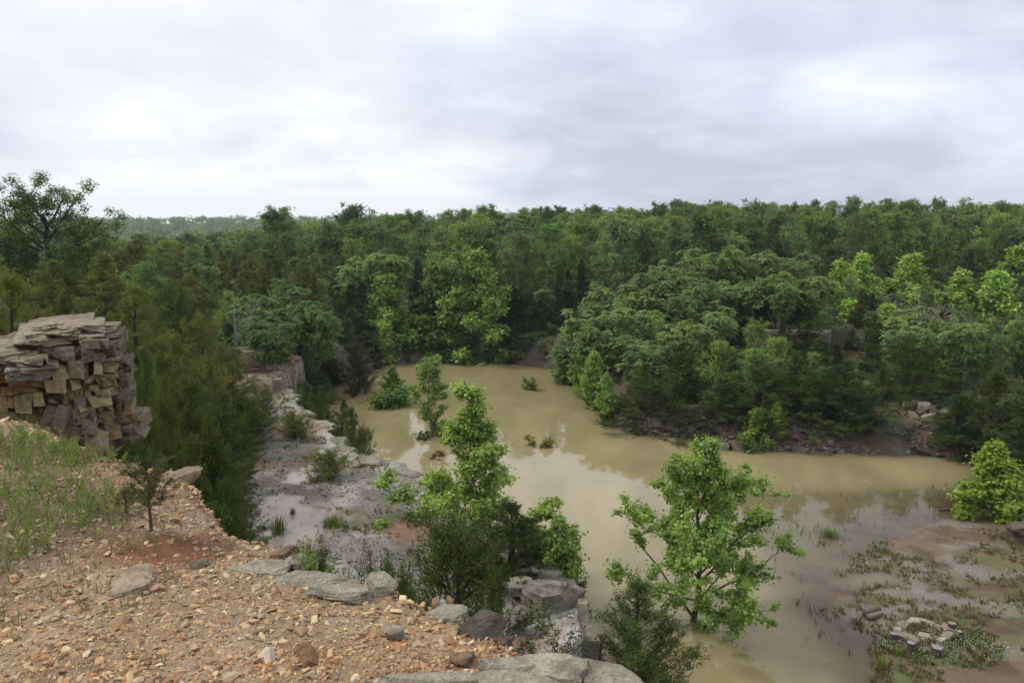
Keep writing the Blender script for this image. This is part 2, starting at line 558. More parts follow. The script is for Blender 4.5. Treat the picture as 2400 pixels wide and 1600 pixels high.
def ground_color(x, y, z, db, dl, dt, dc, fl):
    nA = fbm(x * 0.35, y * 0.35, 4, 41)
    nB = fbm(x * 1.3, y * 1.3, 4, 42)
    nC = fbm(x * 4.0, y * 4.0, 3, 43)
    c = np.zeros(x.shape + (3,)) + np.array((0.10, 0.075, 0.045))
    c = lerp(c, (0.05, 0.065, 0.025), sstep(0.45, 0.6, nB))
    # red subsoil and scree on the cut banks
    bank = sstep(9, 2, dl) * (dl > 0) * (1 - fl)
    c = lerp(c, (0.15, 0.085, 0.055), bank * sstep(0.56, 0.66, nA))
    c = lerp(c, (0.11, 0.10, 0.085), bank * sstep(0.5, 0.62, nB) * 0.9)
    # mud flat with weeds, gravel, and pale silt
    f = fl * (dl > -3)
    mud = np.zeros(x.shape + (3,)) + np.array((0.17, 0.12, 0.07))
    mud = lerp(mud, (0.115, 0.13, 0.04), sstep(0.46, 0.60, nA) * sstep(0.38, 0.5, nC))
    mud = lerp(mud, (0.21, 0.185, 0.15), sstep(0.54, 0.62, fbm(x * 0.5 + 9, y * 0.9, 4, 44)))
    mud = lerp(mud, (0.11, 0.075, 0.045), sstep(0.55, 0.66, fbm(x * 1.1 + 3, y * 1.1, 4, 45)))
    c = lerp(c, mud, np.clip(f * 1.6, 0, 1))
    # limestone bench: grey chips, bare pale rock, red clay, thin grass
    bc = np.zeros(x.shape + (3,)) + np.array((0.25, 0.23, 0.20))
    bc = lerp(bc, (0.18, 0.165, 0.145), sstep(0.45, 0.62, nB))
    bc = lerp(bc, (0.36, 0.34, 0.305), sstep(0.56, 0.66, fbm(x * 0.9, y * 0.9, 5, 46)) * 0.85)
    bc = lerp(bc, (0.12, 0.12, 0.045), sstep(0.5, 0.62, fbm(x * 0.6 + 5, y * 0.6, 4, 47)) * 0.75 * sstep(0.3, 0.55, nC))
    bc = lerp(bc, (0.27, 0.16, 0.10), sstep(0.55, 0.64, fbm(x * 0.33 + 2, y * 0.45, 4, 48)) * 0.85)
    rim = sstep(-1.1, -0.1, db) * sstep(0.35, 0.55, nB)
    bc = lerp(bc, (0.47, 0.455, 0.42), rim * 0.9)
    pd = np.full(x.shape, 9.0)
    for P in puddles:
        pd = np.minimum(pd, sdf(x, y, P))
    bc = lerp(bc, (0.25, 0.18, 0.135), sstep(0.5, -0.2, pd))
    c = np.where((db < 0.15)[..., None], bc, c)
    c = np.where((dt < 0.1)[..., None], lerp(bc, (0.33, 0.18, 0.11), sstep(0.35, 0.55, nB)), c)
    wall = ((db > 0) & (db < 0.9) & (dl < 0.3))
    c = np.where(wall[..., None], np.array((0.33, 0.32, 0.31)), c)
    wet = np.clip(0.6 * sstep(0.5, 0.0, pd) + f * sstep(0.25, 0.0, z), 0, 1)
    return c, wet


gc, gw = ground_color(GX, GY, GZ, gdb, gdl, gdt, gdc, gfl)
me = mesh('ground', np.stack([GX, GY, GZ], -1).reshape(-1, 3), grid_faces(*GX.shape)[:, ::-1], M_GROUND, {'col': gc.reshape(-1, 3), 'wet': gw.ravel()})
tag(obj('ground', me), kind='structure', label='quarry ground with forest floor, rock bench and mud flat')

# ------------------------------------------------------------------ lake and puddles
def water_sheet(name, x0, x1, y0, y1, step, z, mat, mask=None):
    xs, ys = np.arange(x0, x1, step), np.arange(y0, y1, step)
    X, Y = np.meshgrid(xs, ys, indexing='ij')
    H = height(X, Y)
    dep = np.clip(z - H, 0, 5)
    keep = (z - H > -0.35)
    if mask is not None:
        keep &= mask(X, Y)
    fcs = grid_faces(*X.shape)
    kf = keep.ravel()[fcs].any(1)
    fcs = fcs[kf][:, ::1]
    used = np.unique(fcs)
    remap = np.zeros(X.size, int)
    remap[used] = np.arange(len(used))
    V = np.stack([X, Y, np.full_like(X, z)], -1).reshape(-1, 3)[used]
    return mesh(name, V, remap[fcs], mat, {'depth': dep.ravel()[used]})


in_lake = lambda X, Y: (sdf(X, Y, lake) < 3.0) & (sdf(X, Y, bench) > -0.6)
tag(obj('lake_water', water_sheet('lake_water', -18, 34, 8, 66, 0.22, 0.0, M_WATER, in_lake)), kind='structure', label='muddy tan quarry lake mirroring the sky')
for i, P in enumerate(puddles):
    P = np.array(P)
    (ax, ay), (bx, by) = P.min(0) - 1.0, P.max(0) + 1.0
    o = obj('puddle', water_sheet('puddle', ax, bx, ay, by, 0.12, BENCH_Z - 0.045 + 0.004 * i, M_PUDDLE, lambda X, Y, P=P: sdf(X, Y, P) < 0.55))
    tag(o, label=['largest pale puddle lying on the rock bench', 'pinkish puddle in the middle of the rock bench', 'small bright puddle beside cedar on far bench'][i], kind='structure')
print('ground', time.time() - T0)

# ------------------------------------------------------------------ rocks
def hull_mesh(name, pts, mat, sub=0, disp=0.0, freq=2.0, bevel=0.0, seed=0, smooth=False):
    bm = bmesh.new()
    for p in pts:
        bm.verts.new(p)
    r = bmesh.ops.convex_hull(bm, input=bm.verts)
    junk = [v for v in bm.verts if not v.link_faces]
    for v in junk:
        bm.verts.remove(v)
    bmesh.ops.dissolve_limit(bm, angle_limit=math.radians(9), verts=bm.verts, edges=bm.edges)
    if bevel:
        bmesh.ops.bevel(bm, geom=list(bm.edges) + list(bm.verts), offset=bevel, segments=1, profile=0.5, affect='EDGES', clamp_overlap=True)
    if sub:
        bmesh.ops.triangulate(bm, faces=bm.faces)
        for _ in range(sub):
            es = [e for e in bm.edges if e.calc_length() > 0.06]
            bmesh.ops.subdivide_edges(bm, edges=es, cuts=1, use_grid_fill=False)
            bmesh.ops.triangulate(bm, faces=bm.faces)
        bm.normal_update()
        o = Vector((seed * 7.13, seed * 3.7, seed * 1.9))
        for v in bm.verts:
            q = v.co * freq + o
            n = mnoise.fractal(q, 1.0, 2.1, 4)
            q2 = Vector((v.co.x * freq, v.co.y * freq, v.co.z * freq * 5)) + o
            n2 = mnoise.noise(q2)
            v.co += v.normal * (n * disp + n2 * disp * 0.5)
    bmesh.ops.recalc_face_normals(bm, faces=bm.faces)
    me = bpy.data.meshes.new(name)
    bm.to_mesh(me)
    bm.free()
    if not smooth:
        me.shade_flat()
    me.materials.append(mat)
    return me


def box_pts(rng, jit=0.12, extra=5):
    c = np.array([(x, y, z) for x in (-.5, .5) for y in (-.5, .5) for z in (-.5, .5)])
    c = c + rng.uniform(-jit, jit, c.shape)
    e = rng.uniform(-.5, .5, (extra, 3))
    ax = rng.integers(0, 3, extra)
    e[np.arange(extra), ax] = np.sign(e[np.arange(extra), ax]) * 0.53
    return np.concatenate([c, e])


def ball_pts(rng, n, sq=0.6):
    p = rng.normal(size=(n, 3))
    p /= np.linalg.norm(p, axis=1)[:, None]
    p = np.sign(p) * np.abs(p) ** sq
    return p * 0.5 * rng.uniform(0.8, 1.1, (n, 1))


rng = np.random.default_rng(7)
BLOCKS = [hull_mesh('rock_block', box_pts(rng, 0.11 if _ % 2 else 0.22, 6 if _ % 2 else 10), M_BLOCK, bevel=0.018, sub=2, disp=0.022, freq=4.0, seed=_) for _ in range(14)]
SLABS = [hull_mesh('rock_slab', box_pts(rng, 0.16, 9), M_ROCK, bevel=0.02, sub=3, disp=0.045, freq=5, seed=_) for _ in range(8)]
STONES = [hull_mesh('stone', ball_pts(rng, 13, 0.75), M_STONE, bevel=0.03) for _ in range(10)]
for s in STONES:
    a = s.attributes.new('col', 'FLOAT_COLOR', 'POINT')
    a.data.foreach_set('color', np.ones(len(s.vertices) * 4, np.float32))
BOULDERS = [hull_mesh('boulder', ball_pts(rng, 16, 0.6), M_ROCK, sub=2, disp=0.06, freq=2.2, seed=i) for i in range(8)]


def empty(name, loc):
    e = bpy.data.objects.new(name, None)
    COL.objects.link(e)
    e.location = loc
    e.empty_display_size = 0.3
    return e


def jc(c, rng, a=0.15):
    return tuple(np.clip(np.array(c) * rng.uniform(1 - a, 1 + a) * rng.uniform(0.95, 1.05, 3), 0.01, 0.9))


# --- layered outcrop at the west end of the rubble bank ------------------
OC = at_y(150, 1000, 9.3)
OCW = 1.0
outcrop = empty('rock_outcrop', (OC[0], OC[1], 8.0))
tag(outcrop, 'tall layered limestone outcrop of tan blocks under dark weathered cap slabs', 'rock outcrop')
Y0 = 9.0


def oc_px(cx, cy):
    return cx * 0.2126, 705.6 + cy * 0.2126


def oc_block(cx0, cy0, cx1, cy1, col, y=0.0, depth=0.5, slab=False, roll=0.0, pitch=0.0, name='rock_block'):
    a, b_ = oc_px(cx0, cy0)
    c, d_ = oc_px(cx1, cy1)
    bend = 0.55 * max(0.0, ((cx0 + cx1) / 2 - 950) / 500.0) ** 1.5
    Yf = Y0 + y + bend + rng.uniform(-.02, .02)
    p0, p1 = at_y(a, b_, Yf), at_y(c, d_, Yf)
    wx, hz = abs(p1[0] - p0[0]), abs(p0[2] - p1[2])
    me = (SLABS if slab else BLOCKS)[rng.integers(0, 8)]
    cm = np.array(col)
    warm = cm[0] / cm[2] > 1.25
    cm = cm * .68 + np.array((.27, .225, .175)) * .32
    cm = cm * (np.array((1.28, 1.25, 1.12)) if warm else np.array((1.06, 1.04, .98)))
    o = obj(name, me, outcrop, color=jc(cm, rng, 0.12))
    va = math.atan2(-(p0[0] + p1[0]) / 2, Yf) * .9
    ctr = ((p0[0] + p1[0]) / 2 - math.sin(va) * depth / 2, Yf + math.cos(va) * depth / 2, (p0[2] + p1[2]) / 2)
    o.location = (ctr[0] - OC[0], ctr[1] - OC[1], ctr[2] - 8.0)
    o.rotation_euler = (pitch + rng.uniform(-.07, .07), roll + rng.uniform(-.07, .07), rng.uniform(-.08, .08) + va - 0.25 * bend)
    o.scale = (wx * 1.03, depth, hz * 1.03)
    return o


core = hull_mesh('rock_core', [tuple(at_y(*oc_px(cx, cy), Y0 + yy) - np.array((OC[0], OC[1], 8.0))) for cx, cy, yy in
                 ((-500, 580, -.02), (320, 350, -.02), (1150, 350, .22), (1300, 620, .45), (1410, 1250, .5), (1150, 1600, .12), (-500, 1600, -.05),
                  (300, 260, 1.7), (1100, 300, 1.9), (-500, 480, 1.9), (1400, 1400, 2.2), (-500, 1500, 2.2))], M_ROCK, sub=5, disp=0.085, freq=3.6)
obj('rock_core', core, outcrop, color=(0.26, 0.21, 0.16))
GRY, PAL, TAN, DRK, ORG = (0.25, 0.235, 0.22), (0.44, 0.41, 0.36), (0.42, 0.33, 0.20), (0.075, 0.068, 0.065), (0.30, 0.16, 0.075)
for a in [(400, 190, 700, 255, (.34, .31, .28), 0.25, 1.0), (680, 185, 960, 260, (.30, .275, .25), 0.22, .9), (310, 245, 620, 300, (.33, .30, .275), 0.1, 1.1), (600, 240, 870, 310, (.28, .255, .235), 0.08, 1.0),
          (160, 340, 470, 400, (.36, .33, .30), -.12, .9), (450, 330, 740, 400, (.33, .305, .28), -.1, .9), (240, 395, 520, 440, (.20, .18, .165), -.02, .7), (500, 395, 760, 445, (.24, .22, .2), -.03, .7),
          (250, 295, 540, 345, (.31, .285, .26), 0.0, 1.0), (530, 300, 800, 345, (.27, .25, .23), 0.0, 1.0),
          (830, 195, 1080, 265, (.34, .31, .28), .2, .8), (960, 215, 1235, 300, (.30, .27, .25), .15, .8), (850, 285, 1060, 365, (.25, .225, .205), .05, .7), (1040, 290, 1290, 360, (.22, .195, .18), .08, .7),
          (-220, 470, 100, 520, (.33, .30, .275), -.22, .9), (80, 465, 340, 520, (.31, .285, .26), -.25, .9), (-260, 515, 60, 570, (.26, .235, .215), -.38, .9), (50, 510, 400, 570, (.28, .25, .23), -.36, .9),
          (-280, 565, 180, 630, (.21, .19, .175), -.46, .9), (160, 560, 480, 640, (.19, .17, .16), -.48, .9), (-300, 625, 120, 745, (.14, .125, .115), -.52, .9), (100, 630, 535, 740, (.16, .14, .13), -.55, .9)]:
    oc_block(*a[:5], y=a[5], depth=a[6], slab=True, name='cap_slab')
for a in [(370, 435, 600, 590, (.34, .32, .29), -.02, .6), (590, 430, 780, 585, (.22, .21, .2), -.06, .6),
          (780, 440, 885, 560, (.2, .18, .17), 0, .5), (545, 600, 735, 752, PAL, -.08, .6), (720, 570, 872, 745, (.33, .32, .31), -.04, .6),
          (-260, 745, 130, 850, ORG, -.3, .8), (120, 755, 300, 860, (.27, .15, .08), -.28, .7), (280, 770, 450, 860, (.2, .13, .09), -.2, .6),
          (-200, 850, 60, 960, (.27, .18, .11), -.2, .6), (50, 860, 220, 950, (.34, .23, .14), -.22, .6), (215, 855, 440, 940, (.25, .17, .12), -.2, .6),
          (455, 765, 655, 900, (.45, .38, .27), -.16, .6), (165, 950, 335, 1150, (.47, .42, .33), -.24, .5), (20, 970, 160, 1110, TAN, -.2, .5),
          (-200, 960, 20, 1120, (.4, .3, .18), -.2, .5), (350, 945, 460, 1090, (.42, .37, .28), -.2, .5), (1240, 890, 1440, 1050, (.11, .10, .095), -.16, .5),
          (870, 620, 970, 800, (.13, .10, .09), -.05, .5), (1010, 590, 1100, 735, PAL, -.03, .4), (1095, 590, 1175, 650, TAN, 0, .4), (1175, 520, 1240, 610, (.45, .36, .22), 0, .4),
          (1090, 640, 1260, 705, TAN, -.02, .4), (1000, 720, 1250, 770, (.2, .15, .1), .02, .4), (1075, 770, 1165, 880, (.46, .36, .22), -.04, .4),
          (1160, 765, 1270, 850, TAN, -.02, .4), (1060, 880, 1160, 940, (.4, .34, .25), 0, .4), (1150, 875, 1250, 960, (.47, .40, .29), -.03, .4),
          (985, 950, 1175, 1060, (.43, .36, .24), -.02, .5), (1000, 1050, 1130, 1110, (.25, .24, .2), 0, .5), (1170, 960, 1240, 1110, (.33, .29, .25), .02, .5),
          (1130, 1010, 1190, 1110, (.25, .2, .16), .02, .4), (1030, 1110, 1190, 1260, (.38, .32, .24), .02, .5), (1180, 1080, 1300, 1250, (.36, .28, .17), .05, .5),
          (910, 900, 980, 1000, TAN, -.02, .4), (840, 870, 910, 980, (.36, .28, .2), 0, .4), (670, 770, 760, 850, (.4, .37, .3), -.03, .4), (760, 760, 850, 860, (.42, .34, .22), -.02, .4),
          (660, 860, 760, 960, (.36, .28, .18), -.04, .4), (750, 850, 850, 1000, (.2, .14, .1), 0, .4), (660, 960, 800, 1130, (.3, .2, .12), -.03, .5),
          (790, 1000, 910, 1170, (.3, .28, .27), -.05, .5), (900, 980, 1010, 1200, (.17, .16, .155), -.02, .5), (1290, 560, 1370, 700, (.13, .10, .09), .05, .5),
          (1275, 700, 1390, 880, (.15, .11, .10), .02, .5), (1360, 1050, 1440, 1170, (.28, .2, .13), -.1, .5), (1240, 960, 1310, 1090, (.14, .13, .125), -.05, .5)]:
    oc_block(*a[:5], y=a[5], depth=a[6])
for a in [(440, 1090, 620, 1400, (.20, .19, .185), -.2, .45, .45), (570, 1120, 740, 1400, (.27, .255, .25), -.22, .45, .4), (690, 1140, 930, 1270, (.25, .24, .235), -.1, .5, .1),
          (700, 1270, 900, 1420, (.2, .18, .16), -.1, .5, .0), (880, 1200, 1030, 1350, (.19, .18, .175), -.08, .5, .3), (900, 1330, 1130, 1560, (.26, .24, .235), -.1, .5, .2),
          (300, 1330, 500, 1420, (.4, .34, .25), -.35, .4, .05), 
          (1130, 1250, 1310, 1420, (.3, .24, .16), .02, .5, .0), (250, 1100, 460, 1330, (.16, .13, .11), -.1, .4, .3), (0, 1110, 260, 1240, (.3, .22, .14), -.15, .5, .0)]:
    oc_block(*a[:5], y=a[5], depth=a[6], roll=a[7])
def oc_fill(cx0, cy0, cx1, cy1, size, cols, y, depth):
    """fill a patch of the face with broken beds"""
    cy = cy0
    while cy < cy1 - 15:
        h_ = size * rng.uniform(.45, .9)
        cx = cx0 + rng.uniform(-20, 20)
        while cx < cx1 - 15:
            w_ = size * rng.uniform(.6, 1.6)
            oc_block(cx, cy, min(cx + w_, cx1 + 15), min(cy + h_, cy1 + 10), cols[rng.integers(0, len(cols))], y=y + rng.uniform(-.05, .06), depth=depth * rng.uniform(.7, 1.1), roll=rng.uniform(-.16, .16), pitch=rng.uniform(-.12, .12))
            cx += w_
        cy += h_


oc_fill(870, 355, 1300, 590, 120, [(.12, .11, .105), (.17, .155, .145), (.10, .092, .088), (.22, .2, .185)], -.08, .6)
oc_fill(1290, 1150, 1560, 1420, 110, [(.2, .17, .155), (.15, .125, .115), (.26, .22, .19)], -.12, .5)
oc_fill(640, 1120, 1010, 1420, 110, [(.27, .255, .24), (.2, .185, .17), (.33, .31, .29), (.3, .22, .15)], -.14, .4)
oc_fill(1280, 560, 1400, 890, 75, [(.14, .115, .10), (.2, .15, .12), (.11, .095, .09)], -.01, .45)
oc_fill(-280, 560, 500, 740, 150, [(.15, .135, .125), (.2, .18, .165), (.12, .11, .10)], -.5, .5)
for k in range(120):       # small chips wedged in the face
    cx, cy = rng.uniform(420, 1280), rng.uniform(740, 1320)
    s = rng.uniform(28, 62)
    oc_block(cx, cy, cx + s * rng.uniform(.8, 1.5), cy + s, [TAN, PAL, (.3, .22, .14), (.2, .17, .15), (.38, .33, .26)][rng.integers(0, 5)], y=rng.uniform(-.08, .02), depth=.35, roll=rng.uniform(-.2, .2))

# --- rubble bank in front: sheet, embedded slabs, stones ------------------
xs, ys = np.arange(-16, 3.2, 0.08), np.arange(-6, 9.6, 0.08)
X, Y = np.meshgrid(xs, ys, indexing='ij')
jx = X + 0.16 * (fbm(X * 3, Y * 3, 3, 61) - 0.5)
jy = Y + 0.16 * (fbm(X * 3, Y * 3, 3, 62) - 0.5)
dcr = sdf(jx, jy, crest)


def bank_height(x, y, d):
    z = fg_height(x, y)
    return z - np.where(d > 0, np.minimum(2.4 * d, 3.5), 0) - 0.03 * sstep(-0.4, 0.0, d)


Z = bank_height(X, Y, dcr)
nA, nB, nC = fbm(X * 1.2, Y * 1.2, 4, 63), fbm(X * 5, Y * 5, 3, 64), fbm(X * 0.6, Y * 0.6, 3, 65)
c = np.zeros(X.shape + (3,)) + np.array((0.325, 0.228, 0.13))
c = lerp(c, (0.25, 0.15, 0.09), sstep(0.54, 0.66, nA))
c = lerp(c, (0.40, 0.30, 0.20), sstep(0.5, 0.65, nB) * 0.7)
clay = at_z(395, 1262, FG_Z)
c = lerp(c, (0.20, 0.075, 0.035), sstep(0.42, 0.12, np.hypot((X - clay[0]) * 0.8, Y - clay[1]) + (nB - .5) * .3))
gpoly = PZ([(-120, 990), (60, 995), (180, 1040), (300, 1150), (310, 1235), (160, 1265), (60, 1330), (-150, 1380)], FG_Z)
gd = sdf(X, Y, gpoly)
c = lerp(c, (0.16, 0.13, 0.065), sstep(0.25, -0.35, gd) * sstep(0.3, 0.55, nA))
fc = grid_faces(*X.shape)
fc = fc[(dcr.ravel()[fc] < 1.6).all(1)]
me = mesh('rubble_bank', np.stack([X, Y, Z], -1).reshape(-1, 3), fc, M_GROUND, {'col': c.reshape(-1, 3), 'wet': np.zeros(X.size)})
bank = tag(obj('rubble_bank', me), label='stony orange rubble bank along the quarry rim in front', kind='structure')


def bz(x, y):
    x, y = np.atleast_1d(np.asarray(x, float)), np.atleast_1d(np.asarray(y, float))
    d = sdf(x + 0.16 * (fbm(x * 3, y * 3, 3, 61) - 0.5), y + 0.16 * (fbm(x * 3, y * 3, 3, 62) - 0.5), crest)
    return bank_height(x, y, d), d


PALETTE = np.array([(.42, .31, .20), (.52, .43, .32), (.36, .21, .11), (.30, .265, .23), (.42, .30, .23), (.17, .115, .08), (.52, .47, .41), (.31, .195, .12), (.39, .32, .24)])
PW = np.array([.22, .17, .13, .09, .12, .05, .06, .09, .07])


def scatter_stones(name, P, S, cols, flatness, rng, protos=STONES, simple=True):
    """many loose stones as one mesh"""
    Vs, Fs, Cs, base = [], [], [], 0
    kinds = 6
    ids = rng.integers(0, kinds, len(P))
    for k in range(kinds):
        pts = ball_pts(np.random.default_rng(100 + k), 9, 0.7)
        bm = bmesh.new()
        for p in pts:
            bm.verts.new(p)
        bmesh.ops.convex_hull(bm, input=bm.verts)
        for v in [v for v in bm.verts if not v.link_faces]:
            bm.verts.remove(v)
        bmesh.ops.triangulate(bm, faces=bm.faces)
        bm.verts.index_update()
        tv = np.array([v.co[:] for v in bm.verts])
        tf = np.array([[v.index for v in f.verts] for f in bm.faces])
        bm.free()
        m = np.where(ids == k)[0]
        n = len(m)
        yaw = rng.uniform(0, 6.283, n)
        tx, ty = rng.normal(0, .35, n), rng.normal(0, .35, n)
        sc = S[m][:, None] * np.stack([rng.uniform(.8, 1.5, n), rng.uniform(.7, 1.1, n), flatness * rng.uniform(.7, 1.4, n)], -1)
        v = tv[None] * sc[:, None]
        # tilt then yaw
        cx_, sx_ = np.cos(tx)[:, None], np.sin(tx)[:, None]
        v = np.stack([v[..., 0], v[..., 1] * cx_ - v[..., 2] * sx_, v[..., 1] * sx_ + v[..., 2] * cx_], -1)
        cx_, sx_ = np.cos(ty)[:, None], np.sin(ty)[:, None]
        v = np.stack([v[..., 0] * cx_ + v[..., 2] * sx_, v[..., 1], -v[..., 0] * sx_ + v[..., 2] * cx_], -1)
        cx_, sx_ = np.cos(yaw)[:, None], np.sin(yaw)[:, None]
        v = np.stack([v[..., 0] * cx_ - v[..., 1] * sx_, v[..., 0] * sx_ + v[..., 1] * cx_, v[..., 2]], -1)
        v = v + P[m][:, None]
        Vs.append(v.reshape(-1, 3))
        Fs.append((tf[None] + base + (np.arange(n) * len(tv))[:, None, None]).reshape(-1, 3))
        Cs.append(np.repeat(cols[m], len(tv), 0))
        base += n * len(tv)
    return mesh(name, np.concatenate(Vs), np.concatenate(Fs), M_STONE, {'col': np.concatenate(Cs)}, flat=True)


rng = np.random.default_rng(11)
n = 140000
sy = np.exp(rng.uniform(np.log(2.0), np.log(9.0), n))
sx = rng.uniform(-1.35, 1, n) * (0.78 * sy + 0.3)
zb, dd = bz(sx, sy)
gdd = sdf(sx, sy, gpoly)
kp = (dd < 0.12) & (rng.uniform(size=n) < np.where(gdd < 0, 0.45, 1.0)) & (np.hypot((sx - clay[0]) * .8, sy - clay[1]) > rng.uniform(.05, .35, n))
sx, sy, zb, gdd = sx[kp], sy[kp], zb[kp], gdd[kp]
n = len(sx)
S = np.clip(0.0120 * np.exp(rng.normal(0, .6, n)), 0.005, 0.05) * (0.75 + 0.08 * sy)
cols = PALETTE[rng.choice(len(PALETTE), n, p=PW / PW.sum())] * rng.uniform(0.75, 1.2, (n, 1))
org = sstep(0.45, 0.62, fbm(sx * 0.8, sy * 0.8, 3, 66))[:, None]
cols = cols * (1 - 0.35 * org) + cols * np.array((1.08, 0.88, 0.74)) * 0.35 * org
cols = cols * np.array((1.10, 1.01, .77))
gm = sstep(0.5, -0.3, gdd)[:, None] * 0.4
cols = cols * (1 - gm) + np.array((.3, .25, .2)) * gm
me = scatter_stones('rubble', np.stack([sx, sy, zb + S * 0.05], -1), S, cols, 0.5, rng)
tag(obj('rubble', me, bank), kind='stuff')
n = 300
k = 0
while k < n:
    y = math.exp(rng.uniform(math.log(2.4), math.log(8.0)))
    x = rng.uniform(-.72, .72) * y
    z, d = bz(x, y)
    if d[0] > 0.02 or (sdf(np.array([x]), np.array([y]), gpoly)[0] < 0 and rng.uniform() < .5):
        continue
    s = float(np.clip(0.027 * math.exp(rng.normal(0, .45)), .018, .10)) * (0.7 + .08 * y)
    cc = PALETTE[rng.choice(len(PALETTE), p=PW / PW.sum())]
    obj('stone', STONES[rng.integers(0, 10)], bank, (x, y, z[0] + s * .08), (rng.normal(0, .25), rng.normal(0, .25), rng.uniform(0, 6.28)),
        (s * rng.uniform(1, 1.6), s * rng.uniform(.8, 1.2), s * rng.uniform(.45, .8)), jc(cc * np.array((1.1, 1.0, .8)), rng, .15))
    k += 1


def rim_rock(name, px, py, wpx, dpx, h, col, label, cat, me, yaw=0.0, z=None, tilt=(0, 0), sink=0.35, group=None):
    """a bigger rock lying on the bank; width and depth given at that distance"""
    p = at_z(px, py, FG_Z)
    zz, d = bz(p[0], p[1])
    dist = math.hypot(p[0], p[1])
    dep = math.hypot(dist, 1.7)
    w_, d_ = wpx * dep / F, dpx * dep / F / (1.7 / dep)
    o = obj(name, me, None, (p[0], p[1], float(zz[0]) + h * (0.5 - sink) if z is None else z), (tilt[0], tilt[1], yaw), (w_, d_, h), col)
    return tag(o, label, cat, group)


BIG = [hull_mesh('slab', ball_pts(np.random.default_rng(50 + i), 24, 0.62), M_ROCK, bevel=0.0, sub=4, disp=0.055, freq=2.8, seed=i) for i in range(6)]
rim_rock('flat_stone', 310, 1345, 100, 42, 0.07, (.42, .33, .27), 'large flat pinkish pale stone lying in the rubble below the sapling', 'stone', BIG[0], 0.5, tilt=(.1, -.12))
rim_rock('bedrock_slab', 715, 1332, 190, 36, 0.09, (.36, .335, .31), 'wide grey bedrock slab lying flush along the rubble rim', 'rock slab', BIG[1], -.25, sink=.44)
rim_rock('bedrock_slab', 605, 1312, 130, 30, 0.07, (.38, .35, .32), 'small grey bedrock slab with pale front edge near the rim', 'rock slab', BIG[2], -.1, sink=.42)
rim_rock('bedrock_slab', 780, 1370, 190, 36, 0.10, (.37, .345, .32), 'lumpy grey bedrock slab with pale seam sunk into rubble', 'rock slab', BIG[3], -.2, sink=.44)
rim_rock('rim_boulder', 878, 1345, 75, 40, 0.12, (.33, .31, .295), 'rounded grey boulder on the rim below small cedars', 'boulder', BIG[4], .2)
rim_rock('rim_boulder', 683, 1290, 50, 26, 0.09, (.33, .31, .28), 'small grey rounded rock on the rim beside feathery green weed', 'boulder', BIG[5], .6)
rim_rock('rim_boulder', 655, 1262, 48, 26, 0.08, (.26, .15, .10), 'reddish brown block on the rubble rim above the bench', 'boulder', BIG[0], -.3)
rim_rock('rim_boulder', 1030, 1405, 90, 34, 0.07, (.34, .32, .30), 'flat grey rock at the foot of the splintered stump', 'boulder', BIG[2], -.3)
rim_rock('rim_boulder', 1108, 1432, 80, 52, 0.12, (.12, .10, .095), 'dark brown rock pair member under the big cedar at the rim', 'boulder', BIG[1], -.5)
rim_rock('rim_boulder', 1145, 1442, 44, 34, 0.15, (.13, .09, .08), 'upright dark reddish rock at the rim corner', 'boulder', BIG[5], -.6)
rim_rock('lichen_stone', 1062, 1505, 66, 34, 0.055, (.24, .16, .11), 'brown stone with pale green lichen patch near the rim', 'stone', BIG[3], -.3)
rim_rock('brown_stone', 707, 1518, 46, 36, 0.045, (.30, .16, .08), 'jagged orange brown stone in the middle of the rubble', 'stone', BIG[4], .4, tilt=(.2, .1), sink=.2)
rim_rock('rim_ledge', 1165, 1532, 170, 50, 0.13, (.40, .375, .34), 'left grey ledge piece along the bottom right rim', 'rock ledge', BIG[3], -.3, sink=.38)
rim_rock('rim_ledge', 1275, 1544, 210, 60, 0.15, (.42, .40, .36), 'middle white and grey ledge piece along the bottom right rim', 'rock ledge', BIG[0], -.5, sink=.4)
rim_rock('rim_ledge', 1400, 1566, 210, 56, 0.14, (.37, .345, .315), 'right grey ledge piece at the bottom picture edge', 'rock ledge', BIG[4], -.35, sink=.4)
rim_rock('rim_ledge', 1190, 1574, 260, 46, 0.12, (.38, .35, .315), 'front grey ledge piece below the middle white one', 'rock ledge', BIG[5], -.15, sink=.42)
rim_rock('rim_ledge', 980, 1580, 300, 40, 0.10, (.36, .33, .30), 'mottled grey ledge half buried at the bottom of the picture', 'rock ledge', BIG[3], -.1, sink=.45)
rim_rock('rim_boulder', 410, 1075, 50, 34, 0.13, (.36, .29, .20), 'tan block jutting from the far corner of the rim', 'boulder', BIG[2], -.2)
rim_rock('rim_boulder', 900, 1465, 40, 30, 0.05, (.36, .31, .27), 'pale pinkish stone standing in rubble', 'stone', BIG[5], .9, sink=.1)
rim_rock('rim_boulder', 460, 1296, 30, 16, 0.035, (.3, .27, .24), 'thin grey flake lying below the red clay scar', 'stone', BIG[1], -.5, sink=.1)
print('rocks', time.time() - T0)

# ------------------------------------------------------------------ tree building
UP = np.array((0.0, 0.0, 1.0))


def unit(v):
    return v / (np.linalg.norm(v, axis=-1, keepdims=True) + 1e-9)


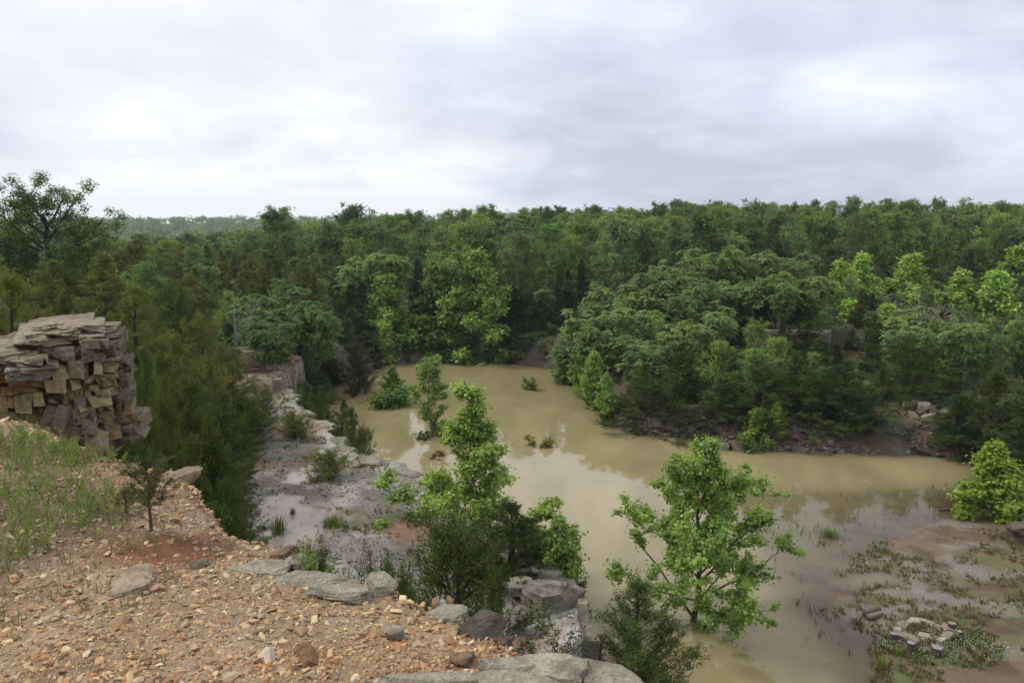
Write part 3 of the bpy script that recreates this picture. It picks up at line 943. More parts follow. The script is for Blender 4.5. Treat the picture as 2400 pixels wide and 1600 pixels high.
RH = (np.array([(0, 0, 0), (.42, .33, .06), (1, 0, -.10), (.42, -.33, .06)]), [np.array([(0, 1, 2, 3)])])
OVAL = (np.array([(0, 0, 0), (.25, .26, .05), (.7, .24, .03), (1, 0, -.08), (.7, -.24, .03), (.25, -.26, .05)]), [np.array([(0, 1, 2, 3, 4, 5)])])
BLADE = (np.array([(0, 0, 0), (.4, .10, .02), (1, 0, 0), (.4, -.10, .02)]), [np.array([(0, 1, 2, 3)])])
LOBED = (np.array([(0, 0, 0), (.12, .46, .10), (.56, .40, .03), (1, 0, -.12), (.56, -.40, .03), (.12, -.46, .10)]), [np.array([(0, 3, 2, 1), (0, 5, 4, 3)])])


def leaf_cloud(P, D, N, size, tmpl, tint):
    """place a leaf template at every point: D along the leaf, N its upper side"""
    tv, tf = tmpl
    D = unit(D)
    N = unit(N - (N * D).sum(-1, keepdims=True) * D)
    B = np.cross(N, D)
    v = P[:, None] + size[:, None, None] * (tv[None, :, 0, None] * D[:, None] + tv[None, :, 1, None] * B[:, None] + tv[None, :, 2, None] * N[:, None])
    n, k = len(P), len(tv)
    off = (np.arange(n) * k)[:, None, None]
    faces = [(f[None] + off).reshape(-1, f.shape[1]) for f in tf]
    return v.reshape(-1, 3), faces, np.repeat(tint, k)


class Tubes:
    def __init__(self):
        self.V, self.F, self.n = [], [], 0

    def add(self, pts, r0, r1, sides=5, power=1.0):
        pts = np.asarray(pts, float)
        m = len(pts)
        t = np.gradient(pts, axis=0)
        t = unit(t)
        ref = np.where(np.abs(t[:, 2:3]) > 0.9, np.array((1.0, 0, 0)), UP)
        a = unit(np.cross(t, ref))
        b = np.cross(t, a)
        th = np.linspace(0, 2 * math.pi, sides, endpoint=False)
        rr = r0 + (r1 - r0) * np.linspace(0, 1, m) ** power
        ring = pts[:, None] + rr[:, None, None] * (np.cos(th)[None, :, None] * a[:, None] + np.sin(th)[None, :, None] * b[:, None])
        i = np.arange(m - 1)[:, None] * sides + np.arange(sides)[None]
        j = np.arange(m - 1)[:, None] * sides + (np.arange(sides)[None] + 1) % sides
        f = np.stack([i, j, j + sides, i + sides], -1).reshape(-1, 4) + self.n
        self.V.append(ring.reshape(-1, 3))
        self.F.append(f)
        self.n += m * sides

    def mesh(self, name, mat=None):
        return mesh(name, np.concatenate(self.V), np.concatenate(self.F), mat or M_BARK)


def curve(p0, d, L, bend, n=6, rng=None, wob=0.03):
    """a branch from p0 along d, bending towards 'bend'"""
    s = np.linspace(0, 1, n)[:, None]
    p = p0 + d * L * s + np.asarray(bend) * L * s * s
    if rng is not None:
        p = p + np.concatenate([np.zeros((1, 3)), rng.normal(0, wob * L, (n - 1, 3))]) * s
    return p


def interp(pts, s):
    k = s * (len(pts) - 1)
    i = np.minimum(k.astype(int), len(pts) - 2)
    f = (k - i)[:, None]
    return pts[i] * (1 - f) + pts[i + 1] * f


class Proto:
    """a tree kind: wood mesh + crown mesh, with its own height and width"""
    def __init__(self, wood, crown, H, W):
        self.wood, self.crown, self.H, self.W = wood, crown, H, W


def finish(name, tubes, V, F, tint, mat):
    crown = None
    if V is not None:
        crown = mesh(name + '_crown', V, F, mat, {'tint': tint})
        q = np.percentile(V, [2.5, 97.5], axis=0)
        H = float(V[:, 2].max())
        W = float(((q[1, 0] - q[0, 0]) + (q[1, 1] - q[0, 1])) / 2)
    else:
        a = np.concatenate(tubes.V)
        H, W = float(a[:, 2].max()), float(np.ptp(a[:, 0]))
    return Proto(tubes.mesh(name + '_trunk'), crown, H, W)


def cedar(seed, H=4.0, R=1.1, nb=70, nsub=7, blades=14000, bl=0.13, t0=0.04, shape=0.75, lift=0.5, open_=0.0, stems=1, sig=0.04, base=0.18):
    """eastern red cedar: upswept branches set with scaly sprays"""
    rng = np.random.default_rng(seed)
    T = Tubes()
    S0, SD, SL, TT = [], [], [], []
    for st in range(stems):
        lean = rng.normal(0, .03 if stems == 1 else .22, 2)
        hh = H * (1 if st == 0 else rng.uniform(.7, .95))
        tr = curve(np.zeros(3), np.array((lean[0], lean[1], 1)), hh * .97, (-lean[0] * .4, -lean[1] * .4, 0), 9, rng, .008)
        T.add(tr, (0.028 * hh ** .9 + .01) if hh > 1 else .0065, 0.006 if hh > 1 else .002, 6)
        n_ = nb // stems
        for i in range(n_):
            t = t0 + (1 - t0) * ((i + rng.uniform()) / n_) ** 1.05
            az = i * 2.4 + rng.normal(0, .5)
            prof = (1 - t) ** shape * min(1, base / .18 * .45 + t / .22) + .05
            L = R * prof * rng.uniform(.6, 1.15) * (1.0 - open_ * (rng.uniform() < .35))
            el = math.radians(8 + 38 * t + rng.normal(0, 9)) + lift * .25
            d = np.array((math.cos(az) * math.cos(el), math.sin(az) * math.cos(el), math.sin(el)))
            p0 = interp(tr, np.array([t]))[0]
            br = curve(p0, d, L, (0, 0, lift * .45), 5, rng, .03)
            T.add(br, (.006 if H > 1 else .001) + .010 * L, .002 if H > 1 else .0006, 3)
            m = max(3, int(nsub * (0.5 + L / R)))
            s = rng.uniform(.22, 1, m)
            s[0] = 1.0
            q = interp(br, s)
            sd = unit(d + rng.normal(0, .6, (m, 3)) + np.array((0, 0, lift * .6)))
            S0.append(q)
            SD.append(sd)
            SL.append(L * rng.uniform(.25, .5, m) * (1.15 - .5 * s))
            TT.append(np.full(m, rng.uniform()))
        # leader
        m = 8
        S0.append(interp(tr, rng.uniform(.9, 1, m)))
        SD.append(unit(rng.normal(0, .3, (m, 3)) + UP))
        SL.append(np.full(m, .09 * H))
        TT.append(np.full(m, .6))
    S0, SD, SL, TT = np.concatenate(S0), np.concatenate(SD), np.concatenate(SL), np.concatenate(TT)
    k = rng.choice(len(S0), blades, p=(SL + .02) / (SL + .02).sum())
    v = rng.uniform(0, 1, blades)
    P = S0[k] + SD[k] * (SL[k] * v)[:, None] + rng.normal(0, 1, (blades, 3)) * (sig * (1.15 - v) * R)[:, None]
    P[:, 2] = np.maximum(P[:, 2], 0.02)
    D = SD[k] + rng.normal(0, 1.0, (blades, 3))
    N = rng.normal(0, 1, (blades, 3)) + np.array((0, 0, .8))
    tint = np.clip(.5 * TT[k] + .5 * rng.uniform(0, 1, blades), 0, 1)
    V, F_, tt = leaf_cloud(P, D, N, bl * rng.uniform(.6, 1.3, blades), BLADE, tint)
    return finish('cedar', T, V, F_, tt, M_CEDAR)


def broad(seed, H=8.0, R=3.0, nb=16, subs=5, leaves=8000, ls=0.24, t0=.3, prof=lambda t: math.sqrt(max(0.05, 1 - (2 * t - .9) ** 2)), el=(5, 70), clump=.6,
          tmpl=RH, rise=.25, trunk=.16, stems=1, spread=.2, weep=0.0, mat=None, shell=.5, sublen=.45, jit=.25, name='broadleaf', flatc=.75, bark_sides=7, ragged=.22):
    """broadleaf tree: limbs to clumps of leaves, open between the clumps"""
    rng = np.random.default_rng(seed)
    T = Tubes()
    C, C0, CR, CT = [], [], [], []
    for st in range(stems):
        a0 = rng.uniform(0, 6.28)
        ld = np.array((math.cos(a0), math.sin(a0), 0)) * (spread if stems > 1 else .04)
        hh = H * (1 if st == 0 else rng.uniform(.75, 1.0))
        tr = curve(np.zeros(3), ld + UP, hh * .95, -ld * .2, 10, rng, .012)
        T.add(tr, trunk * (1 if stems == 1 else .65), trunk * .12, bark_sides)
        n_ = max(3, nb // stems)
        for i in range(n_):
            t = (i + rng.uniform(.1, .9)) / n_
            tt = t0 + (1 - t0) * t
            az = i * 2.4 + a0 + rng.normal(0, .4)
            L = R * prof(t) * rng.uniform(1 - ragged, 1 + .7 * ragged) / (1 if stems == 1 else 1.3)
            e = math.radians(el[0] + (el[1] - el[0]) * t + rng.normal(0, 7))
            d = np.array((math.cos(az) * math.cos(e), math.sin(az) * math.cos(e), math.sin(e)))
            p0 = interp(tr, np.array([min(tt * .92, .97)]))[0]
            br = curve(p0, d, L, (0, 0, rise - weep), 7, rng, .035)
            T.add(br, trunk * (.42 - .25 * t) * (.6 + .4 * L / R), trunk * .05, 5)
            for j in range(subs):
                s = rng.uniform(.35, 1.0) if j else 1.0
                q = interp(br, np.array([s]))[0]
                sd = unit(d * .5 + rng.normal(0, .65, 3) + np.array((0, 0, .25 - weep)))
                sl = L * sublen * rng.uniform(.5, 1.0) * (1.2 - .6 * s)
                sb = curve(q, sd, sl, (0, 0, .15 - weep), 4, rng, .05)
                if j % 2 == 0 or subs < 6:
                    T.add(sb, trunk * .09, trunk * .02, 3)
                C.append(sb[-1])
                C0.append(q)
                CR.append(clump * rng.uniform(.55, 1.25))
                CT.append(rng.uniform())
    C, C0, CR, CT = np.array(C), np.array(C0), np.array(CR), np.array(CT)
    CL = np.linalg.norm(C - C0, axis=1)
    wt = CR * (CR + .6 * CL)
    k = rng.choice(len(C), leaves, p=wt / wt.sum())
    u = unit(rng.normal(0, 1, (leaves, 3)) + np.array((0, 0, .15)))
    rr = CR[k] * np.minimum(np.abs(rng.normal(0, .62, leaves)) + .12, 1.7)
    f = rng.uniform(.15, 1, leaves)[:, None] ** .6
    P = C0[k] + (C[k] - C0[k]) * f + u * (rr * (.55 + .45 * f[:, 0]))[:, None] * np.array((1, 1, flatc))
    N = unit(u * .7 + np.array((0, 0, .8)) + rng.normal(0, .75, (leaves, 3)))
    D = unit(np.cross(N, rng.normal(0, 1, (leaves, 3)))) + np.array((0, 0, -.25)) + u * .3
    tint = np.clip(.45 * CT[k] + .55 * rng.uniform(0, 1, leaves), 0, 1)
    V, F_, tt_ = leaf_cloud(P, D, N, ls * rng.uniform(.6, 1.25, leaves), tmpl, tint)
    return finish(name, T, V, F_, tt_, mat or M_LEAF)


def frond_tree(seed, H=5.0, R=1.8, stems=5, heads=60, fronds=11, leaflets=16, fl=.44, ll=.125, t0=.22, spread=.3, name='sumac', hang=.6):
    """umbrella trees with long drooping feathered leaves on pale bare stems"""
    rng = np.random.default_rng(seed)
    T = Tubes()
    heads_p, heads_d = [], []
    per = max(1, heads // stems)
    for st in range(stems):
        az = st * 6.283 / stems + rng.normal(0, .4)
        out = np.array((math.cos(az), math.sin(az), 0))
        hh = H * rng.uniform(.75, .95)
        tr = curve(out * .12, out * spread * rng.uniform(.5, 1.2) + UP, hh, -out * .05 * spread, 8, rng, .015)
        T.add(tr, .012 * H, .012, 5)
        for i in range(per):
            t = t0 + (1 - t0) * rng.uniform() ** .85
            p0 = interp(tr, np.array([t]))[0]
            a = rng.uniform(0, 6.283)
            d = unit(np.array((math.cos(a), math.sin(a), rng.uniform(.35, 1.5))))
            L = R * rng.uniform(.2, .8) * (1.35 - .85 * t)
            br = curve(p0, d, L, (0, 0, .2), 5, rng, .04)
            T.add(br, .007 + .004 * L, .004, 3)
            heads_p.append(br[-1])
            heads_d.append(unit(br[-1] - br[-2]))
    HP, HD = np.array(heads_p), np.array(heads_d)
    n = len(HP) * fronds
    hp = np.repeat(HP, fronds, 0)
    hd = np.repeat(HD, fronds, 0)
    ht = np.repeat(rng.uniform(0, 1, len(HP)), fronds)
    az = rng.uniform(0, 6.283, n)
    fd = unit(np.stack([np.cos(az), np.sin(az), rng.uniform(-.5, 1.1, n)], -1) + hd * .35 + rng.normal(0, .25, (n, 3)))
    L = fl * rng.uniform(.6, 1.15, n)
    s = (np.arange(leaflets) // 2 + 1) / (leaflets // 2)
    side = np.where(np.arange(leaflets) % 2 == 0, 1.0, -1.0)
    drop = np.array((0, 0, -1.0))
    q = hp[:, None] + fd[:, None] * (L[:, None, None] * s[None, :, None]) + drop * (hang * L[:, None, None] * (s ** 2)[None, :, None])
    tang = unit(fd[:, None] + drop * (2 * hang * s)[None, :, None])
    lat = unit(np.cross(tang, UP))
    D = unit(lat * side[None, :, None] + tang * .55 + drop * .25)
    N = unit(np.broadcast_to(UP, D.shape) + rng.normal(0, .55, D.shape))
    m = n * leaflets
    tint = np.clip(np.repeat(.5 * ht + .25 * rng.uniform(0, 1, n), leaflets) + .25 * rng.uniform(0, 1, m), 0, 1)
    V, F_, tt = leaf_cloud(q.reshape(-1, 3), D.reshape(-1, 3), N.reshape(-1, 3), ll * rng.uniform(.7, 1.2, m), RH, tint)
    return finish(name, T, V, F_, tt, M_LEAF)


def bare(seed, H=4, R=1.3, nb=16, stems=1, name='bare_tree'):
    rng = np.random.default_rng(seed)
    T = Tubes()
    for st in range(stems):
        l = rng.normal(0, .15 * stems ** .5, 2)
        tr = curve(np.zeros(3), np.array((l[0], l[1], 1)), H * rng.uniform(.8, 1), (0, 0, 0), 8, rng, .03)
        T.add(tr, .014 * H, .004, 5)
        for i in range(nb):
            t = .25 + .75 * (i + .5) / nb
            az = rng.uniform(0, 6.28)
            d = unit(np.array((math.cos(az), math.sin(az), rng.uniform(.3, 1.1))))
            L = R * (1.1 - .6 * t) * rng.uniform(.6, 1.1)
            br = curve(interp(tr, np.array([t]))[0], d, L, (0, 0, .1), 6, rng, .06)
            T.add(br, .004 * H, .002, 4)
            for j in range(5):
                s = rng.uniform(.3, 1)
                sd = unit(d + rng.normal(0, .7, 3))
                T.add(curve(interp(br, np.array([s]))[0], sd, L * rng.uniform(.2, .5), (0, 0, .05), 4, rng, .06), .0018 * H, .001, 3)
    return finish(name, T, None, None, None, None)


cone = lambda t: max(.12, (1 - t) ** .8)
syc = lambda t: max(.18, (1 - t) ** .65) * (0.75 + .5 * min(1, t / .25)) * .8
dome = lambda t: math.sqrt(max(.06, 1 - (1.7 * t - .75) ** 2))

CEDAR_FAR = [cedar(1, 4.5, 1.25, 60, 7, 15000, .17, .03, .7, .2), cedar(2, 4.2, 1.5, 60, 7, 16000, .17, .03, .55, .15, .25), cedar(3, 4.8, 1.05, 60, 7, 15000, .17, .03, .85, .3),
             cedar(4, 3.6, 1.6, 60, 7, 16000, .17, .02, .45, .2, .3, stems=2)]
CEDAR_MID = [cedar(11, 4.0, 1.25, 90, 12, 56000, .06, .03, .6, .16, .25, sig=.03), cedar(12, 3.6, 1.45, 85, 12, 58000, .06, .03, .45, .12, .35, sig=.03), cedar(13, 4.4, 1.15, 90, 12, 56000, .06, .03, .75, .2, .2, sig=.03)]
CEDAR_NEAR = [cedar(21, 3.0, 1.3, 100, 13, 52000, .054, .08, .4, .22, .4, sig=.03), cedar(22, 4.0, 1.2, 120, 13, 56000, .054, .02, .8, .35, .1, sig=.03)]
CEDAR_BUSH = [cedar(31, 1.6, .9, 60, 8, 15000, .07, .02, .3, .7, .3, stems=3, sig=.05)]
SAPLING = cedar(44, .36, .14, 30, 9, 7500, .0125, .38, .35, .5, .6, sig=.035, base=.5)
SAPLING_S = cedar(42, .22, .10, 20, 5, 900, .016, .3, .4, .7, .3, sig=.05, base=.5)
OAK = [broad(101, 8, 3.0, 22, 7, 10500, .23, .06, dome, (0, 75), .62), broad(102, 8.5, 2.7, 22, 7, 10500, .23, .06, dome, (5, 75), .55), broad(103, 7.5, 3.2, 20, 8, 11000, .23, .08, dome, (0, 70), .6),
       broad(104, 8, 2.6, 20, 7, 9500, .22, .05, dome, (10, 78), .5, shell=.4), broad(105, 8.2, 2.9, 20, 7, 10500, .22, .05, dome, (0, 75), .7)]
SYC_FAR = [broad(201, 8, 2.1, 44, 8, 17000, .19, .03, syc, (10, 65), .28, RH, .25, .13, name='sycamore'), broad(202, 7, 1.8, 40, 8, 15000, .18, .03, cone, (15, 65), .26, RH, .3, .12, name='sycamore')]
SYC_SMALL = [broad(211, 3.0, .9, 28, 8, 15000, .062, .06, cone, (20, 65), .13, LOBED, .3, .05, name='young_sycamore'), broad(212, 2.4, .8, 22, 8, 12000, .062, .05, cone, (25, 70), .14, LOBED, .3, .04, stems=2, name='young_sycamore')]
SYC_A = broad(221, 6.6, 1.5, 30, 9, 30000, .062, .25, lambda t: max(.22, (1 - t) ** .55) * (1.0 if t < .3 else .72), (20, 66), .165, LOBED, .3, .075, name='sycamore', sublen=.42, ragged=.55)
SYC_B = broad(228, 6.0, 2.1, 32, 10, 40000, .060, .24, lambda t: max(.2, (1 - t) ** .72), (22, 64), .18, LOBED, .2, .085, name='sycamore', sublen=.42, ragged=.4)
SUMAC = [frond_tree(301, 5, 1.9, 6, 180), frond_tree(302, 4.6, 2.0, 7, 190, spread=.4), frond_tree(303, 5.4, 1.7, 5, 160, fl=.5)]
SUMAC_SMALL = [frond_tree(311, 2.6, 1.0, 2, 16, 8, 16, .5, .14, .55, .3), frond_tree(312, 3.2, 1.1, 2, 14, 7, 16, .5, .14, .5, .5)]
ELM = broad(401, 3.8, .95, 22, 8, 12000, .062, .1, lambda t: .35 + .75 * t if t < .75 else .9 - 1.6 * (t - .75), (46, 74), .11, OVAL, .25, .05, name='elm', sublen=.4)
MOUND = broad(402, 1.3, 1.3, 30, 7, 9000, .09, .02, lambda t: max(.4, 1 - t), (5, 70), .26, OVAL, .1, .03, stems=4, spread=.5, name='water_shrub')
BUSHLET = [broad(403 + i, .9, .45, 12, 4, 1400, .08, .05, lambda t: max(.4, 1 - t * .6), (30, 75), .12, OVAL, .2, .02, stems=3, spread=.4, name='water_shrub') for i in range(2)]
BARE = [bare(501, 4, 1.4, 18, 2), bare(502, 3, 1.5, 12, 3)]
print('protos', time.time() - T0)

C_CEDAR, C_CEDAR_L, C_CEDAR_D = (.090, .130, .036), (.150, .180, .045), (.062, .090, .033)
C_OAK, C_SYC, C_SYCN, C_SUM, C_ELM = (.165, .270, .076), (.245, .390, .090), (.265, .400, .100), (.215, .310, .115), (.28, .40, .115)
B_GREY, B_DARK, B_PALE = (.16, .14, .12), (.055, .042, .035), (.34, .31, .27)
ORD = ['first', 'second', 'third', 'fourth', 'fifth', 'sixth', 'seventh', 'eighth', 'ninth', 'tenth', 'eleventh', 'twelfth', 'thirteenth', 'fourteenth', 'fifteenth', 'sixteenth', 'seventeenth', 'eighteenth', 'nineteenth', 'twentieth']
ORD += ['twenty-' + o for o in ORD[:9]]
trng = np.random.default_rng(5)
NTREE = 0
STOOD = []


def stand(proto, loc, sx, sz, name, label, cat, color, bark, group=None, rz=None, lean=(0, 0), parts=('trunk', 'crown'), vary=.12):
    global NTREE
    NTREE += 1
    STOOD.append((loc[0], loc[1], loc[2], sx * proto.W, sz * proto.H))
    e = empty(name, loc)
    e.scale = (sx, sx, sz)
    e.rotation_euler = (lean[0], lean[1], trng.uniform(0, 6.28) if rz is None else rz)
    tag(e, label, cat, group)
    v = trng.uniform(1 - vary, 1 + vary)
    hue = trng.uniform(-vary, vary) * .35
    obj(parts[0], proto.wood, e, color=bark)
    if proto.crown is not None:
        obj(parts[1], proto.crown, e, color=(color[0] * v * (1 + hue), color[1] * v, color[2] * v * (1 - hue)))
    return e


def put(proto, px, top, Y, wpx, name, label, cat, color, bark, group=None, z0=None, squash=1.3, **kw):
    """a tree whose crown centre is seen at px, with its top at 'top', standing Y metres away and wpx wide"""
    pt = at_y(px, top, Y)
    zg = ground_z(pt[0], Y) if z0 is None else z0
    zm = .5 * (zg + pt[2])
    depth = Y * cp - (zm - CAM[2]) * sp
    x = (px - 1176) / F * depth
    if z0 is None:
        zg = ground_z(x, Y)
    H = max(.3, pt[2] - zg)
    sz = H / proto.H
    sx = wpx * depth / F / proto.W if wpx else sz
    if sx > squash * sz:          # keep the tree's proportions: the lower crown goes into the bank
        zg -= proto.H * (sx / squash - sz)
        sz = sx / squash
    return stand(proto, (x, Y, zg - .05), sx, sz, name, label, cat, color, bark, group, **kw)


def cdr(px, top, Y, wpx, label, k=0, lib=None, col=C_CEDAR, **kw):
    kw.setdefault('squash', 2.2 if Y < 22 else 1.5)
    kw.setdefault('vary', .2)
    lib = lib or (CEDAR_MID if Y < 40 else CEDAR_FAR)
    return put(lib[k % len(lib)], px, top, Y, wpx, 'cedar_tree', label, 'tree', col, B_DARK, **kw)


# ------------------------------------------------------------------ the trees one can point to
# near trees
put(SYC_A, 1108, 866, 22.6, 290, 'sycamore_tree', 'tall slender bright green sycamore rising in front of the lake middle', 'tree', C_SYCN, B_GREY, rz=.6)
put(SYC_B, 1595, 985, 20.9, 335, 'sycamore_tree', 'broad spreading sycamore with dark trunk standing in the near water', 'tree', C_SYCN, (.10, .085, .07), rz=2.2)
put(SYC_SMALL[0], 1292, 1170, 20.5, 130, 'young_sycamore', 'young sycamore leaning over the water beside the bench corner', 'tree', C_SYCN, B_GREY)
put(SYC_SMALL[1], 1250, 1160, 21.5, 150, 'young_sycamore', 'low leafy sycamore between tall sycamore and dark cedar on bench edge', 'tree', C_SYCN, B_GREY)
put(SYC_SMALL[0], 1010, 1070, 24.5, 130, 'young_sycamore', 'bushy sycamore at the left foot of the tall slender sycamore', 'tree', C_SYCN, B_GREY)
put(SYC_SMALL[0], 2292, 1003, 28.6, 150, 'young_sycamore', 'young yellow green sycamore on the right shore', 'tree', (0.225, 0.338, 0.053), B_GREY)
put(SYC_SMALL[1], 2352, 1080, 28.0, 90, 'young_sycamore', 'low yellow green sycamore cut by the right picture edge', 'tree', (0.210, 0.323, 0.053), B_GREY)
cdr(1465, 1288, 16.6, 310, 'dense dark pointed cedar in front of the spreading sycamore', 1, CEDAR_NEAR, C_CEDAR)
cdr(1035, 1130, 10.4, 420, 'airy wide cedar rising from below the rubble rim', 0, CEDAR_NEAR, C_CEDAR)
cdr(1150, 1265, 9.2, 180, 'small cedar below the right side of the airy cedar', 1, CEDAR_NEAR, C_CEDAR)
cdr(1172, 1145, 19.5, 175, 'dark cedar on the bench edge behind the airy cedar', 0, CEDAR_MID, C_CEDAR_D)
cdr(868, 1222, 8.8, 170, 'small upright cedar just beyond the grey rim boulder', 0, CEDAR_NEAR, C_CEDAR)
cdr(750, 1190, 8.2, 170, 'small cedar beyond the rim in front of the big puddle', 0, CEDAR_NEAR, C_CEDAR)
cdr(690, 1225, 7.6, 140, 'low cedar beside the feathery weed at the rim', 1, CEDAR_NEAR, C_CEDAR)
cdr(930, 1240, 9.4, 150, 'thin cedar left of the airy cedar below rim', 0, CEDAR_NEAR, C_CEDAR)
# the slope and bench to the west
slope = [(60, 600, 16, 270, C_CEDAR_L, 'broad olive cedar above the layered outcrop at the left edge'), (-40, 660, 14, 240, C_CEDAR_L, 'olive cedar cut by the left edge above outcrop'),
         (175, 640, 21, 200, C_CEDAR_L, 'rounded olive cedar directly behind the outcrop top'), (325, 640, 27, 190, C_CEDAR_L, 'tall olive cedar up the slope behind the outcrop'),
         (400, 640, 31, 150, C_CEDAR, 'cedar high on the slope left of the bare twigs'), (250, 700, 18, 170, C_CEDAR_L, 'olive cedar touching the outcrop right shoulder'),
         (395, 790, 18.5, 170, C_CEDAR_L, 'dark cedar beside the outcrop right flank'), (470, 700, 30, 160, C_CEDAR_L, 'wide olive cedar in the middle of the west slope'),
         (340, 760, 15.5, 130, C_CEDAR, 'cedar close behind the overhanging dark block'), (455, 850, 19, 190, C_CEDAR, 'full cedar above the bench on the west slope'),
         (385, 870, 14, 150, C_CEDAR, 'cedar with visible dark trunk right of the outcrop'), (500, 960, 19, 170, C_CEDAR, 'cedar overhanging the left side of the bench'),
         (450, 990, 14.5, 170, C_CEDAR, 'dense cedar below the outcrop on the slope'), (530, 1075, 16, 140, C_CEDAR, 'cedar at the left corner of the big puddle'),
         (505, 1130, 12.5, 130, C_CEDAR, 'low cedar just beyond the rubble rim left of puddle'), (400, 1000, 11, 130, C_CEDAR, 'bushy cedar filling the gap behind the rim corner'),
         (300, 985, 10.6, 110, C_CEDAR, 'low cedar at the foot of the outcrop'), (560, 1170, 12, 90, C_CEDAR, 'small cedar at the near edge of the big puddle'),
         (540, 790, 34, 130, C_CEDAR_L, 'olive cedar left of the dark rock slab'), (480, 800, 26, 140, C_CEDAR_L, 'olive cedar mid slope above the bench'),
         (430, 750, 24, 130, C_CEDAR_L, 'slim olive cedar in the centre of the west slope'), (120, 690, 15, 140, C_CEDAR_L, 'low olive cedar over the outcrop cap'),
         (560, 900, 30, 90, C_CEDAR, 'cedar with open crown at the left of the small puddle'), (510, 880, 24, 130, C_CEDAR, 'cedar between slope and bench near the red clay')]
for i, (px, top, Y, wd, col, lab) in enumerate(slope):
    cdr(px, top, Y, wd, lab, i, CEDAR_MID, col)
benchc = [(606, 884, 36, 46, 'slim small cedar alone on the far bench'), (572, 905, 31.5, 80, 'dark cedar beside the small bright puddle'), (676, 930, 32.5, 72, 'low spreading cedar on the bench rim'),
          (750, 1016, 27.3, 84, 'low bright bushy cedar on the bench beside pinkish puddle')]
for i, (px, top, Y, wd, lab) in enumerate(benchc):
    cdr(px, top, Y, wd, lab, 0, CEDAR_BUSH, C_CEDAR_L if i > 1 else C_CEDAR, z0=BENCH_Z - .03)
edge = [(700, 868, 39, 80, 'cedar at the foot of the ribbed rock face'), (738, 884, 36, 84, 'cedar on the lake edge below the ribbed face'), (775, 905, 33.5, 84, 'middle cedar of the row along the bench edge'),
        (808, 925, 31.5, 80, 'tall cedar near the front of the bench edge row'), (838, 960, 30, 76, 'front cedar of the bench edge row with open twigs'), (720, 780, 48, 84, 'dark cedar standing behind the ribbed rock face'),
        (822, 782, 50.8, 84, 'dark conical cedar standing alone at the lake inlet'), (602, 742, 46, 100, 'round cedar above the ribbed rock face'), (655, 775, 46.5, 64, 'small cedar on top of the ribbed rock face'),
        (690, 790, 50, 90, 'dark cedar between ribbed face and inlet'), (755, 700, 58, 110, 'dark cedar above the inlet beach'), (690, 690, 55, 110, 'dark cedar above the ribbed face')]
for i, (px, top, Y, wd, lab) in enumerate(edge):
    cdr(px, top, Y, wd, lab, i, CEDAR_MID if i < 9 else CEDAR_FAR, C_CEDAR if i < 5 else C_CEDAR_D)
# the far shore
put(SYC_FAR[0], 893, 617, 63.5, 140, 'sycamore_tree', 'left one of three tall sycamores on the far shore', 'tree', C_SYC, B_GREY)
put(SYC_FAR[1], 1003, 590, 64.5, 150, 'sycamore_tree', 'darker middle one of three tall sycamores on the far shore', 'tree', (.16, .24, .062), B_GREY)
put(SYC_FAR[0], 1105, 563, 63, 150, 'sycamore_tree', 'tallest right one of three sycamores on the far shore', 'tree', C_SYC, B_GREY, rz=2.5)
for i, (px, top, Y, wd) in enumerate([(940, 760, 62.5, 90), (1050, 730, 62.3, 110), (860, 740, 63, 80), (1000, 760, 62.2, 90), (1130, 740, 62.2, 70)]):
    put(SYC_FAR[1], px, top, Y, wd, 'sycamore_tree', ORD[sorted((940, 1050, 860, 1000, 1130)).index(px)] + ' from left of the low dark sycamores below three tall ones', 'tree', (0.105, 0.180, 0.053), B_GREY, group='low sycamores below the three tall ones')
shore = [(1305, 790, 55, 50, 'leftmost bright young sycamore of the right bank waterline'), (1335, 770, 51, 56, 'second bright young sycamore along the right bank waterline'),
         (1365, 800, 46.5, 66, 'full bright young sycamore on the right bank waterline'), (1394, 850, 44, 40, 'slim bright young sycamore at the point of the right bank')]
for px, top, Y, wd, lab in shore:
    put(SYC_SMALL[0], px, top, Y, wd, 'young_sycamore', lab, 'tree', C_SYC, B_GREY)
put(SYC_SMALL[1], 1732, 925, 38.6, 66, 'young_sycamore', 'bright young sycamore on the rocky right bank', 'tree', (0.225, 0.315, 0.053), B_GREY)
put(SYC_SMALL[0], 1786, 918, 38.2, 44, 'young_sycamore', 'slim bright sycamore right beside another on rocky bank', 'tree', (0.225, 0.315, 0.053), B_GREY)
put(SYC_SMALL[1], 1735, 985, 37.6, 70, 'young_sycamore', 'low yellow green sycamore spilling over the rocky bank', 'tree', (0.195, 0.270, 0.053), B_GREY)
# shrubs crowding the far waterline
sp_ = [(752, 58), (785, 60), (818, 62), (850, 64), (1150, 62.9), (1172, 62.8), (1194, 62.6), (1216, 62.2), (1238, 61.6), (1260, 61), (1282, 60.2), (1304, 59), (1322, 57.5)]
for i, (px, Y) in enumerate(sp_):
    put(MOUND, px, 790 - 34 * ((i * 7) % 4) / 3, Y + .8, 62, 'shore_shrub', ORD[i] + ' from left of the dark shrubs along the far waterline', 'shrub', [(.10, .17, .05), (.13, .21, .06), (.08, .13, .045)][i % 3], B_DARK, group='shrubs along the far waterline', squash=2.0)
